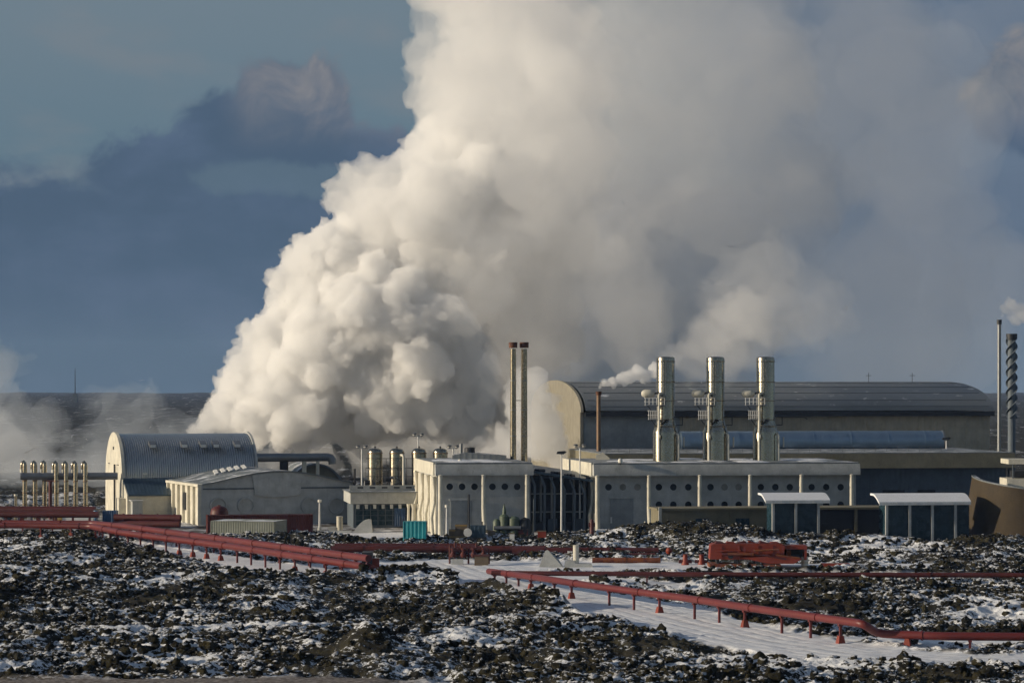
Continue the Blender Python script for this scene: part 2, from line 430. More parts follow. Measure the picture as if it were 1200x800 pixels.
def terrain(x, y):
    d = np.hypot(x, y)
    rd, yard, plant, low, flat = masks(x, y)
    big = perlin(x/23, y/23, 1)*0.8+perlin(x/9, y/9, 2)*0.62
    med = perlin(x/3.4, y/3.4, 3); med = 0.42*(1-2*np.abs(med))
    sml = perlin(x/1.25, y/1.25, 4); sml = 0.30*(0.6-np.abs(sml)*1.7)
    tiny = perlin(x/0.5, y/0.5, 11)*0.09
    near = sstep(d, 900, 520)*sstep(d, 150, 190)
    lava = (big+(med+sml+tiny)*near)*(1-np.maximum(flat, low))
    lava = lava*sstep(np.abs(y), 4000, 430)+sstep(d, 1000, 3000)*(perlin(x/260, y/260, 12)*4.0+perlin(x/50, y/90, 13)*2.2)*sstep(d, 800, 1500)
    z = lava-0.25+mounds(x, y)*(1-np.maximum(rd, plant))+0.22*np.maximum(rd, np.maximum(yard, low))
    z = z+(rd+yard)*perlin(x/2.2, y/2.2, 7)*0.06-masks.rut*0.07
    return z, rd, yard, plant, low
def build_ground():
    a1 = np.linspace(-R(12.2), R(12.2), 620)
    a0 = np.linspace(-R(180), -R(12.6), 90)[1:]
    a2 = np.linspace(R(12.6), R(180), 90)
    az = np.concatenate([a0, a1, a2]); na = len(az)
    rr = [25.0]
    while rr[-1] < 7300:
        d = rr[-1]
        rr.append(d+(0.30 if 200 < d < 440 else 3 if d <= 200 else 0.6 if d < 480 else max(1.2, (d-400)*0.02)))
    rr = np.array(rr); nr = len(rr)
    A, Q = np.meshgrid(az, rr)
    x = Q*np.sin(A); y = Q*np.cos(A)
    z, rd, yard, plant, low = terrain(x, y); rut = masks.rut
    co = np.stack([x, y, z], -1).reshape(-1, 3)
    i = np.arange(nr-1)[:, None]*na; j = np.arange(na)[None, :]; j2 = (j+1) % na
    f = np.stack([i+j, i+j2, i+na+j2, i+na+j], -1).reshape(-1, 4)
    f = f[:, ::-1]
    # close the hole under the camera
    co = np.vstack([co, [[0, 0, float(z[0].mean())]]]); c = len(co)-1
    tri = np.stack([np.full(na, c), j2[0], j[0]], -1)[:, ::-1]
    me = D.meshes.new('ground')
    me.vertices.add(len(co)); me.vertices.foreach_set('co', co.ravel())
    nl = f.size+tri.size
    me.loops.add(nl); me.loops.foreach_set('vertex_index', np.concatenate([f.ravel(), tri.ravel()]).astype(np.int32))
    me.polygons.add(len(f)+len(tri))
    me.polygons.foreach_set('loop_start', np.concatenate([np.arange(len(f))*4, len(f)*4+np.arange(len(tri))*3]).astype(np.int32))
    me.update(calc_edges=True)
    me.polygons.foreach_set('use_smooth', np.ones(len(me.polygons), dtype=bool))
    for nm, v in (('rut', rut), ('road', rd), ('yard', yard), ('plant', plant), ('gravel', low)):
        at_ = me.attributes.new(nm, 'FLOAT', 'POINT'); at_.data.foreach_set('value', np.append(v.ravel(), 0).astype(np.float32))
    me.validate(); me.update()
    # material
    m = D.materials.new('snowy_lava_ground'); m.use_nodes = True; t = N(m.node_tree)
    b = m.node_tree.nodes['Principled BSDF']
    g = t.new('ShaderNodeNewGeometry'); P = g.outputs['Position']; nz = t.new('ShaderNodeSeparateXYZ', {0: g.outputs['Normal']}).outputs[2]
    pz = t.new('ShaderNodeSeparateXYZ', {0: P})
    def att(n): return t.new('ShaderNodeAttribute', attribute_name=n).outputs['Fac']
    big = t.noise(P, 0.05, 5, 0.55); mid_ = t.noise(P, 0.33, 5, 0.65); fin = t.noise(P, 2.4, 6, 0.7); vf = t.noise(P, 9.0, 3, 0.6)
    # lava / moss colours
    moss = t.mix(t.ramp(mid_, 0.35, 0.65), (0.017, 0.016, 0.013), (0.05, 0.045, 0.025))
    moss = t.mix(t.ramp(fin, 0.45, 0.7, 0, 0.8), moss, (0.016, 0.014, 0.012))
    moss = t.mix(t.ramp(t.noise(P, 0.8, 4), 0.55, 0.75, 0, 0.7), moss, (0.075, 0.066, 0.038))
    dist = t.m('POWER', t.m('ADD', t.m('MULTIPLY', pz.outputs[0], pz.outputs[0]), t.m('MULTIPLY', pz.outputs[1], pz.outputs[1])), 0.5)
    cover = t.m('ADD', t.m('MULTIPLY', t.m('SUBTRACT', big, 0.5), 2.3), t.m('MULTIPLY', t.m('SUBTRACT', mid_, 0.5), 1.2))
    cover = t.m('ADD', cover, t.m('MULTIPLY', t.m('SUBTRACT', fin, 0.5), 1.7))
    cover = t.m('ADD', cover, t.m('MULTIPLY', t.m('SUBTRACT', nz, 0.82), 0.7))
    cover = t.m('ADD', cover, t.m('SUBTRACT', t.m('MULTIPLY', t.ramp(dist, 330, 230), 0.05), 0.10))
    farn = t.noise(t.xyz(t.m('MULTIPLY', pz.outputs[0], 0.15), t.m('MULTIPLY', pz.outputs[1], 0.009), 0), 1.0, 9, 0.75)
    cover = t.m('ADD', cover, t.m('MULTIPLY', t.ramp(dist, 480, 700), t.m('SUBTRACT', t.m('MULTIPLY', t.m('SUBTRACT', farn, 0.5), 3.0), 0.40)))
    sf = t.ramp(cover, -0.02, 0.10)
    snowc = t.mix(t.ramp(vf, 0.3, 0.8), (0.86, 0.88, 0.92), (0.70, 0.72, 0.76))
    c = t.mix(t.m('MULTIPLY', sf, t.ramp(dist, 480, 800, 0.95, 0.5)), moss, snowc)
    # roads and yard: packed snow with darker wheel tracks and grit
    grit = t.noise(t.xyz(t.m('MULTIPLY', pz.outputs[0], 0.25), t.m('MULTIPLY', pz.outputs[1], 1.3), 0), 1.4, 6, 0.7)
    pk = t.mix(t.ramp(grit, 0.50, 0.70, 0, 0.7), (0.84, 0.85, 0.88), (0.24, 0.23, 0.23))
    pk = t.mix(t.m('MULTIPLY', att('rut'), 0.45), pk, (0.30, 0.29, 0.29)); c = t.mix(att('road'), c, pk); c = t.mix(att('yard'), c, t.mix(t.ramp(grit, 0.62, 0.8, 0, 0.5), (0.78, 0.79, 0.83), (0.3, 0.29, 0.28)))
    pl = t.mix(t.ramp(t.noise(P, 0.2, 6, 0.65), 0.45, 0.6), (0.07, 0.062, 0.052), (0.6, 0.61, 0.64))
    c = t.mix(t.m('MULTIPLY', att('plant'), t.ramp(dist, 530, 480)), c, pl)
    gv = t.mix(t.ramp(t.noise(P, 1.8, 6, 0.7), 0.35, 0.7), (0.10, 0.08, 0.065), (0.36, 0.33, 0.31))
    c = t.mix(att('gravel'), c, gv)
    t.set(b.inputs['Base Color'], c); b.inputs['Roughness'].default_value = 0.9; b.inputs['Specular IOR Level'].default_value = 0.2
    rough_h = t.m('ADD', t.m('MULTIPLY', fin, 0.25), t.m('MULTIPLY', vf, 0.06))
    bp = t.new('ShaderNodeBump', {'Height': rough_h, 'Distance': 1.0})
    t.set(bp.inputs['Strength'], t.ramp(att('road'), 0, 1, 0.9, 0.25))
    t.set(b.inputs['Normal'], bp.outputs[0])
    return props(link_mesh('ground', me, m), kind='structure')
build_ground()

def build_clumps(count, seed, smin, smax, name, pal, label):
    rng = np.random.default_rng(seed)
    bm = bmesh.new(); bmesh.ops.create_icosphere(bm, subdivisions=2, radius=1.0)
    bm.verts.ensure_lookup_table()
    bv = np.array([v.co[:] for v in bm.verts]); bf = np.array([[v.index for v in f.verts] for f in bm.faces]); bm.free()
    var = []
    for k in range(10):
        o = rng.uniform(0, 50, 3)
        r = 1+0.85*np.array([mnoise.noise(Vector(p*1.7+o)) for p in bv])+0.7*np.array([mnoise.noise(Vector(p*4.5+o)) for p in bv])
        var.append(bv*r[:, None])
    n = int(count*2.6)
    d = np.sqrt(rng.uniform(196**2, 432**2, n)); a = rng.uniform(-R(12), R(12), n)
    x = d*np.sin(a); y = d*np.cos(a)
    z, rd, yard, plant, low = terrain(x, y)
    dens = perlin(x/14, y/14, 21)*0.8+perlin(x/5, y/5, 22)*0.7+0.36
    ok = (np.maximum(np.maximum(rd, yard), np.maximum(low, plant)) < 0.12) & (rng.uniform(0, 1, n) < np.clip(dens, 0.04, 1))
    idx = np.nonzero(ok)[0][:count]
    VV = []; FF = []; nv = len(bv)
    for j, i in enumerate(idx):
        s = rng.uniform(0, 1)**2.8*(smax-smin)+smin
        w = rng.uniform(0, 2*np.pi); cw, sw = math.cos(w), math.sin(w)
        p = var[j % 10]*[s*rng.uniform(.8, 1.5), s*rng.uniform(.8, 1.3), s*rng.uniform(.65, 1.25)]
        q = np.stack([p[:, 0]*cw-p[:, 1]*sw, p[:, 0]*sw+p[:, 1]*cw, p[:, 2]], -1)+[x[i], y[i], z[i]+s*0.1]
        VV.append(q); FF.append(bf+j*nv)
    co = np.vstack(VV); f = np.vstack(FF)
    me = D.meshes.new(name); me.vertices.add(len(co)); me.vertices.foreach_set('co', co.ravel())
    me.loops.add(f.size); me.loops.foreach_set('vertex_index', f.ravel().astype(np.int32))
    me.polygons.add(len(f)); me.polygons.foreach_set('loop_start', (np.arange(len(f))*3).astype(np.int32))
    me.update(calc_edges=True)
    m = D.materials.new(name); m.use_nodes = True; t = N(m.node_tree); b = m.node_tree.nodes['Principled BSDF']
    g = t.new('ShaderNodeNewGeometry'); P = g.outputs['Position']; nz = t.new('ShaderNodeSeparateXYZ', {0: g.outputs['Normal']}).outputs[2]
    c = t.mix(t.ramp(t.noise(P, 0.45, 4), 0.35, 0.65), pal[0], pal[1])
    c = t.mix(t.ramp(t.noise(P, 3.5, 5, 0.7), 0.45, 0.7), c, pal[2])
    s = t.m('ADD', t.m('MULTIPLY', t.m('SUBTRACT', t.noise(P, 0.12, 4, 0.6), 0.56), 2.2), t.m('MULTIPLY', t.m('SUBTRACT', t.noise(P, 2.5, 4, 0.7), 0.5), 1.6))
    s = t.ramp(t.m('ADD', s, t.m('MULTIPLY', t.m('SUBTRACT', nz, 0.72), 0.9)), 0.0, 0.15)
    t.set(b.inputs['Base Color'], t.mix(s, c, (0.84, 0.86, 0.90)))
    b.inputs['Roughness'].default_value = 0.95; b.inputs['Specular IOR Level'].default_value = 0.15
    bp = t.new('ShaderNodeBump', {'Height': t.noise(P, 5.0, 5, 0.75), 'Strength': 1.0, 'Distance': 0.5}); t.set(b.inputs['Normal'], bp.outputs[0])
    return props(link_mesh(name, me, m), label, None, None, 'stuff')
build_clumps(42000, 3, 0.09, 0.46, 'moss_clumps', ((0.018, 0.018, 0.014), (0.072, 0.064, 0.034), (0.018, 0.018, 0.014)), 'dark moss covered lava lumps dusted with snow')
# ---------------------------------------------------------------- the plume and the smaller steams
v_low = volume_mat('steam_dense', 0.5, aniso=0.1)
v_mid = volume_mat('steam_medium', 0.24, aniso=0.1)
v_top = volume_mat('steam_loose', 0.085, color=(.99, .99, .99), aniso=0.1)
v_veil = volume_mat('steam_veil', 0.025, color=(.99, .99, 1), aniso=0.1)
v_thin = volume_mat('steam_thin', 0.0062, color=(.97, .98, 1.0), aniso=0.0)
v_mist = volume_mat('mist', 0.023, color=(.74, .83, .96), aniso=0.0)
v_puff = volume_mat('puff', 1.1, aniso=0.25)
v_puff2 = volume_mat('puff_soft', 0.075, color=(.99, .98, .97), aniso=0.2)
dn = 575
def deep(pts, steps=((24, .9),)):
    return pts+[(p[0]+6, p[1]+4, p[2]+s, p[3]*k) for p in pts if p[3] > 40 for s, k in steps]
LOW = [(236,504,dn,9),(228,506,dn,7),(250,492,dn,16),(262,472,dn,18),(272,496,dn,22),(280,452,dn,24),(286,428,dn,20),(305,484,dn-4,30),(296,406,dn,17),(288,384,dn,10),(320,436,dn,36),(312,392,dn,24),(335,378,dn,28),
       (348,470,dn-6,40),(338,356,dn,20),(322,326,dn,11),(346,312,dn,20),(352,340,dn,28),(372,410,dn-8,44),(372,300,dn,30),(378,345,dn,36),(395,455,dn,48),(395,280,dn,24),(412,310,dn,36),(420,365,dn-8,48),(430,440,dn-8,38),(455,385,dn-11,38),(470,345,dn-10,32),(492,428,dn-12,38),(520,380,dn-9,38),(455,470,dn-9,36),(505,478,dn-8,32),(545,440,dn-6,36),(550,485,dn-5,28),
       (350,508,dn,20),(415,505,dn+4,26),(300,512,dn,12)]
steam('steam_plume', deep(LOW), v_low, 'bright sunlit cauliflower billows of steam rising behind the arched hall', 'steam', voxel=0.42, gen=3, seed=4, kids=(22, 13, 10), ratio=(.40, .42, .45), disp=((1.1, 4.0), (0.6, 1.3)))
MID = [(440,415,dn-2,54),(455,330,dn,50),(420,330,dn-4,36),(470,470,dn+4,44),(490,385,dn,56),(510,440,dn+6,56),(400,400,dn-8,40),(400,232,dn,20),(388,214,dn,9),(415,212,dn,20),(432,252,dn,40),(450,215,dn,30),(470,200,dn,24),(470,265,dn,50),(500,195,dn,30),(500,320,dn,58),(515,240,dn-6,54),(505,155,dn,22),(530,180,dn+2,44),(545,390,dn+8,60),(555,300,dn,60),(560,220,dn,56),
       (530,480,dn+10,34),(580,450,dn+20,52),(600,370,dn+20,62),(620,280,dn+10,60)]
steam('steam_plume', deep(MID), v_mid, 'middle billows of the big steam plume, warm cream on their left', 'steam', voxel=0.6, gen=3, seed=14, kids=(20, 10, 6), ratio=(.42, .42, .42), disp=((1.6, 6.0), (0.8, 2.0)))
TOP = [(508,128,dn,26),(492,100,dn,22),(488,70,dn,20),(515,80,dn,38),(505,40,dn,24),(535,45,dn,40),(515,5,dn,30),(548,120,dn,54),(570,60,dn,54),(545,-20,dn,50),(600,130,dn-2,66),(590,205,dn,64),(610,30,dn,60),(640,90,dn,62),(650,180,dn+6,66),(610,-50,dn,60),(640,280,dn+10,66),(670,20,dn+6,40)]
steam('steam_plume', deep(TOP, ((24, .9),)), v_top, 'soft upper billows of the big steam plume reaching the top of the picture', 'steam', voxel=1.1, gen=2, seed=24, kids=(16, 9), ratio=(.48, .45), disp=((5.0, 14.0), (1.6, 4.5)))
steam('ground_steam', [(330,538,610,18),(375,540,612,22),(430,536,615,24),(485,532,618,26),(540,534,616,26),(595,530,612,26),(300,545,610,14),(520,505,625,34),(450,510,625,28)], v_top, 'grey steam hugging the ground behind the separator tanks', 'steam', voxel=.9, gen=2, seed=31, kids=(14, 7), ratio=(.5, .45), disp=((3.0, 8.0), (1.0, 3.0)))
VEIL = [(600,300,545,60),(640,380,548,60),(560,350,543,46),(690,300,548,64),(620,440,552,46),(660,220,548,60),(740,380,550,60),(560,490,dn+20,50),(560,490,dn+20,50),(640,440,dn+20,90),(660,320,dn+20,100),(700,200,dn+20,100),(690,80,dn-5,90),(700,-30,dn-5,85),(760,410,dn+40,100),(770,280,dn+5,110),(790,140,dn-10,115),(810,20,dn-10,95),(480,512,dn+20,24),(640,515,dn+30,44),(720,500,dn+30,40),(560,530,dn+10,30),(430,528,dn+10,26),(500,535,dn+10,28),(870,80,dn-5,85),(850,330,dn+10,90),(900,220,dn,90)]
steam('steam_plume', VEIL, v_veil, 'grey shaded steam right of the bright billows, behind the twin stacks', 'steam', voxel=1.8, gen=2, seed=9, kids=(14, 6), ratio=(.55, .5), disp=((9.0, 24.0), (3.0, 7.0)))
THIN = [(850,390,dn+40,120),(880,250,dn+20,140),(890,100,dn+10,140),(930,-10,dn+10,120),(980,370,dn+50,120),(1000,220,dn+40,130),(1030,60,dn+70,90),(1080,330,dn+80,110),(1100,180,dn+80,90)]
steam('steam_plume', THIN, v_thin, 'thin blue grey steam drifting away above the turbine hall', 'steam', voxel=2.4, gen=2, seed=5, kids=(12, 6), ratio=(.6, .5), disp=((6.5, 30.0), (1.6, 9.0)))
LM = [(20,570,700,50),(80,580,680,46),(150,560,660,44),(200,540,660,42),(-5,500,760,46),(30,545,720,44),(150,500,700,36),(215,520,720,34),(0,550,690,50),(230,550,640,40),(120,570,640,44),(-30,440,800,50),(100,530,700,26),(180,480,740,26),(60,500,740,22),(250,500,720,26),(10,590,640,50),(100,600,620,40),(170,590,600,40),(-40,560,700,80),(280,540,640,40),(110,470,720,18)]
steam('ground_steam', LM, v_mist, 'thin patchy steam lying low over the dark land behind the vent stacks', 'steam', voxel=1.8, gen=2, seed=6, kids=(12, 6), ratio=(.6, .5), disp=((10.0, 24.0), (3.5, 8.0)))
G2 = [(634,520,484,24),(622,500,485,26),(632,475,485,22),(622,452,485,20),(655,538,483,14),(645,500,484,14),(612,470,485,22),(600,525,490,24),(575,530,490,16)]
steam('ground_steam', G2, volume_mat('veil_near', 0.22, aniso=.1), 'pale steam drifting across the left end of the turbine hall', 'steam', voxel=.7, gen=2, seed=8, kids=(12, 6), ratio=(.6, .5), disp=((2.0, 5.0), (.7, 2.0)))
PF = [(703,453,470,2.5),(708,449,470,5),(717,447,470,6.5),(727,444,470,7),(737,442,471,8.5),(748,436,472,9),(758,440,473,8),(768,434,475,10)]
steam('steam_puff', PF, v_puff, 'small white puffs trailing right from the slim brown stack', 'steam', voxel=0.16, gen=2, seed=2, kids=(12, 7), ratio=(.45, .4), disp=((.25, 1.0),))
PF2 = [(785,425,490,16),(805,412,495,20),(825,398,500,26),(850,385,505,30),(875,372,510,30),(850,420,505,24),(815,435,495,18)]
PF3 = [(905,358,515,34),(935,345,520,40),(890,325,520,40),(925,385,520,34),(860,350,520,40),(960,370,525,36),(880,405,512,30)]
steam('steam_puff', PF3, v_veil, 'faint far end of the warm steam right of the scrubber towers', 'steam', voxel=.8, gen=2, seed=33, kids=(13, 7), ratio=(.5, .45), disp=((4.0, 9.0), (1.4, 3.5)))
steam('steam_puff', PF2, v_puff2, 'faded warm steam swelling behind the scrubber towers', 'steam', voxel=.6, gen=2, seed=3, kids=(13, 7), ratio=(.5, .45), disp=((2.4, 6.0), (.9, 2.2)))
steam('steam_puff', [(617,399,447,2.2),(624,397,447,3),(632,396,447,3.6),(641,393,447,4),(650,391,447,4)], v_puff2, 'faint wisp of steam leaving the caps of the twin stacks', 'steam', voxel=.12, gen=1, seed=7, kids=(8,), ratio=(.5,), disp=((.3, .8),))
steam('steam_puff', [(1174,370,470,2.5),(1178,362,470,6),(1183,357,470,8),(1190,362,470,9),(1200,368,470,12),(1190,375,470,8)], volume_mat('puff_mid', .3), 'small pink white puff above the thin tall stack at right', 'steam', voxel=.2, gen=2, seed=12, kids=(10, 5), ratio=(.5, .4), disp=((.4, 1.2),))
steam('steam_puff', [(543,526,470,2),(547,522,470,4),(553,519,470,5),(559,517,470,6),(566,520,470,5)], volume_mat('puff_mid2', .3), 'little steam puff over the roof of the shorter white building', 'steam', voxel=.16, gen=1, seed=13, kids=(10,), ratio=(.5,), disp=((.3, 1.0),))
# ---------------------------------------------------------------- placing helpers
class Frame:
    """a building's own axes: u along its front, v into its depth; origin on the ground below pixel column px0 at distance d0"""
    def __init__(s, px0, d0, deg):
        s.a = R(deg); s.c = math.cos(s.a); s.s = math.sin(s.a)
        s.O = Vector(((px0-600)/F*d0, d0, 0))
    def u(s, px, v=0.0):
        t = (px-600)/F
        return (t*(s.O.y+s.c*v)-s.O.x+s.s*v)/(s.c-t*s.s)
    def z(s, row, u=0.0, v=0.0):
        return HC-(row-YH)/F*(s.O.y+s.s*u+s.c*v)
    def root(s, name, label, cat, group=None):
        return empty(name, label, cat, s.O, s.a, group)
def loc(px, d, z=0.0): return Vector(((px-600)/F*d, d, z))
def zz(row, d): return HC-(row-YH)/F*d
def mpx(n, d): return n/F*d
def ell(v0, v1, z0, z1, n=24, flat=1.0):
    """half-ellipse section points between v0 and v1 rising from z0 to z1"""
    c = (v0+v1)/2; r = (v1-v0)/2
    return [(c-r*math.cos(math.pi*k/n), z0+(z1-z0)*math.sin(math.pi*k/n)**flat) for k in range(n+1)]
def rivets(mb, *a): return mb

# ---------------------------------------------------------------- arched hall on the left
def arched_hall():
    f = Frame(146, 480, 16)
    h = f.root('arched_hall', 'arched ribbed metal hall with sunlit pointed cream end wall at left', 'hall')
    L = f.u(300); W = 18.5
    sec = [(0, -1.5)]+ell(0, W, 6.6, 13.6, 32)+[(W, -1.5)]
    m = MB(); arc = ell(0, W, 6.6, 13.6, 44); ctr = (W/2, 3.0)      # sheet roof, every standing rib modelled
    nu = int(L/.37)*8; n = len(arc)
    vs = []
    for i in range(nu+1):
        w = .078*math.sin(2*math.pi*i/8)
        for a, z in [(0, -1.5)]+arc+[(W, -1.5)]:
            q = Vector((a-ctr[0], z-ctr[1])).normalized()*w if z > 0 else Vector((0, 0))
            vs.append((L*i/nu, a+q.x, z+q.y))
    n += 2
    m.add(vs, [(i*n+j, i*n+j+1, (i+1)*n+j+1, (i+1)*n+j) for i in range(nu) for j in range(n-1)], True)
    m.build('roof', M['roofmetal'], h)
    sec2 = [(-.35, -1.5)]+ell(-.35, W+.35, 6.6, 13.95, 32)+[(W+.35, -1.5)]
    MB().prism(sec2, -0.5, -0.004, 'x').build('end_wall', M['cream'], h)  # sunlight on this end is put into its cream colour
    MB().prism(sec2, L+.004, L+.35, 'x').build('end_wall', M['cladding_plain'], h)
    for px in (178, 215, 237, 252, 277):                       # cowl vents on the roof
        u = f.u(px, 2.6); zt = 12.15; vv = 2.35
        q = MB().prism([(vv-1.0, zt-.75), (vv-.9, zt-.15), (vv+.2, zt+.35), (vv+.9, zt+.4), (vv+.9, zt-.1)], u-.55, u+.55, 'x')
        v = q.build('roof_vent', M['pipegrey'], h)
        MB().box(u-.45, u+.45, vv-1.06, vv-1.0, zt-.7, zt-.22).build('louvre', M['white'], v)
    MB().box(-.56, -.5, 8.6, 9.8, 11.0, 11.5).build('louvre', M['dark'], h)
    for vv in (3.2, 13.4): MB().box(-.62, -.5, vv, vv+1.6, 8.5, 8.62).build('lamp_bracket', M['dark'], h)
    MB().tube([(-.75, 6.4, 0), (-.75, 6.4, 8.6)], .16, 8).build('downpipe', M['dark'], h)
    MB().box(f.u(170)-.35, f.u(170)+.35, -.12, .4, 7.0, 7.35).build('flood_lamp', M['lens'], h)
    # lean-to in front
    Lw = f.u(205, -5)
    b = MB().prism([(-.01, -1.5), (-6.2, -1.5), (-6.2, 3.85), (-.8, 6.25), (-.01, 6.25)], -.48, Lw, 'x').build('lean_to', M['cream'], h)
    MB().prism([(-6.6, 3.72), (-6.6, 3.95), (-.75, 6.45), (-.02, 6.45), (-.02, 6.3), (-.8, 6.3)], -.35, Lw+.3, 'x').build('lean_to_roof', M['darkblue'], b)
    MB().box(f.u(155, -8), f.u(167, -8), -8.2, -6.22, -1, 3.0).build('entrance_block', M['cladding'], h)
    MB().box(f.u(153, -8), f.u(168, -8), -8.4, -6.22, 3.004, 3.12).build('entrance_roof', M['white'], h)
    MB().box(-1.6, -.5, -4.5, -1.5, -1, 3.3).build('plinth_block', M['cream'], h)
arched_hall()

# ---------------------------------------------------------------- pipe rack at the far left
def pipe_rack():
    d = 478
    a, b = loc(24, d), loc(138, d+2)
    o = empty('header_pipe', 'thick horizontal grey header pipe running into the arched hall', 'pipe', (a.x, a.y, 0))
    z0 = zz(558, d); L = b-a
    MB().tube([(0, 0, z0), (L.x, L.y, z0)], .60, 20).build('pipe_run', M['pipegrey'], o)
    m = MB()
    for k in range(6): q = L*(k/6+.02); m.tube([(q.x, q.y, z0), (q.x+.12, q.y, z0)], .66, 20)
    m.each('flange', M['pipegrey'], o)
    proto = None
    for k, px in enumerate((29, 41, 52.3, 66, 77.5, 88.5, 100)):
        front = k > 2
        dd = d-1.15 if front else d+1.15
        lab = ['leftmost steel gooseneck vent stack of the row', 'second gooseneck vent stack from the left end', 'third gooseneck vent stack, left of the dark red post',
               'fourth gooseneck vent stack, just right of the dark red post', 'fifth gooseneck vent stack from the left, in front of the header pipe',
               'sixth gooseneck vent stack, second nearest the arched hall', 'rightmost gooseneck vent stack, nearest the arched hall'][k]
        p = loc(px, dd)
        if proto is None:
            o = empty('vent_stack', lab, 'vent stack', p, 0, 'vent stacks on the pipe rack')
            zt = zz(541, d)
            MB().tube([(0, 0, -.5), (0, 0, zt-.7), (-.03, 0, zt-.25), (-.2, 0, zt), (-.42, 0, zt-.12), (-.5, 0, zt-.5), (-.5, 0, zt-1.2)], [.38, .38, .34, .28, .25, .25, .25], 14).build('riser', M['steel'], o)
            MB().tube([(-.5, 0, zt-1.2), (-.5, 0, zt-1.75)], .3, 14).build('outlet', M['cream'], o)
            m = MB()
            for z in (2.1, 4.0, 6.0): m.tube([(0, 0, z), (0, 0, z+.14)], .43, 14)
            m.each('clamp', M['rustpipe'], o)
            proto = o
        else:
            o = tree_copy(proto); o.location = p; o['label'] = lab
    p = loc(59, d+.2)
    o = empty('red_post', 'dark red upright post between the third and fourth vent stacks', 'post', p)
    MB().tube([(0, 0, -.5), (0, 0, z0-.6)], .3, 10).build('shaft', M['darkred'], o); MB().box(-.6, .6, -.3, .3, z0-.85, z0-.62).build('saddle', M['darkred'], o)
    p = loc(18.5, d-3)
    o = empty('short_vent_pipe', 'short pale vent pipe standing left of the vent stacks', 'pipe', p)
    MB().tube([(0, 0, -.5), (0, 0, zz(580, d))], .22, 10).build('riser', M['steel'], o); MB().tube([(0, 0, zz(580, d)), (0, 0, zz(578, d))], .3, 10).build('cap', M['cream'], o)
    # thick dull red pipes low along the rack
    for k, (r0, dd, rad, x0, x1) in enumerate(((597, 462, .62, -60, 112), (602, 452, .5, -60, 116))):
        a = loc(x0, dd); b = loc(x1, dd-2); z = zz(r0, dd)
        o = empty('low_red_pipe', ['upper dull red pipe running below the vent stacks', 'lower dull red pipe running behind the white bund'][k], 'pipe', (a.x, a.y, 0))
        L = b-a
        MB().tube([(0, 0, z), (L.x, L.y, z)], rad, 14).build('pipe_run', M['darkred'], o)
        for q in range(9):
            s = MB().box(L.x*q/9+1, L.x*q/9+1.3, -.3+L.y*q/9, .3+L.y*q/9, -.5, z-rad+.02).build('support', M['darkred'], o)
pipe_rack()

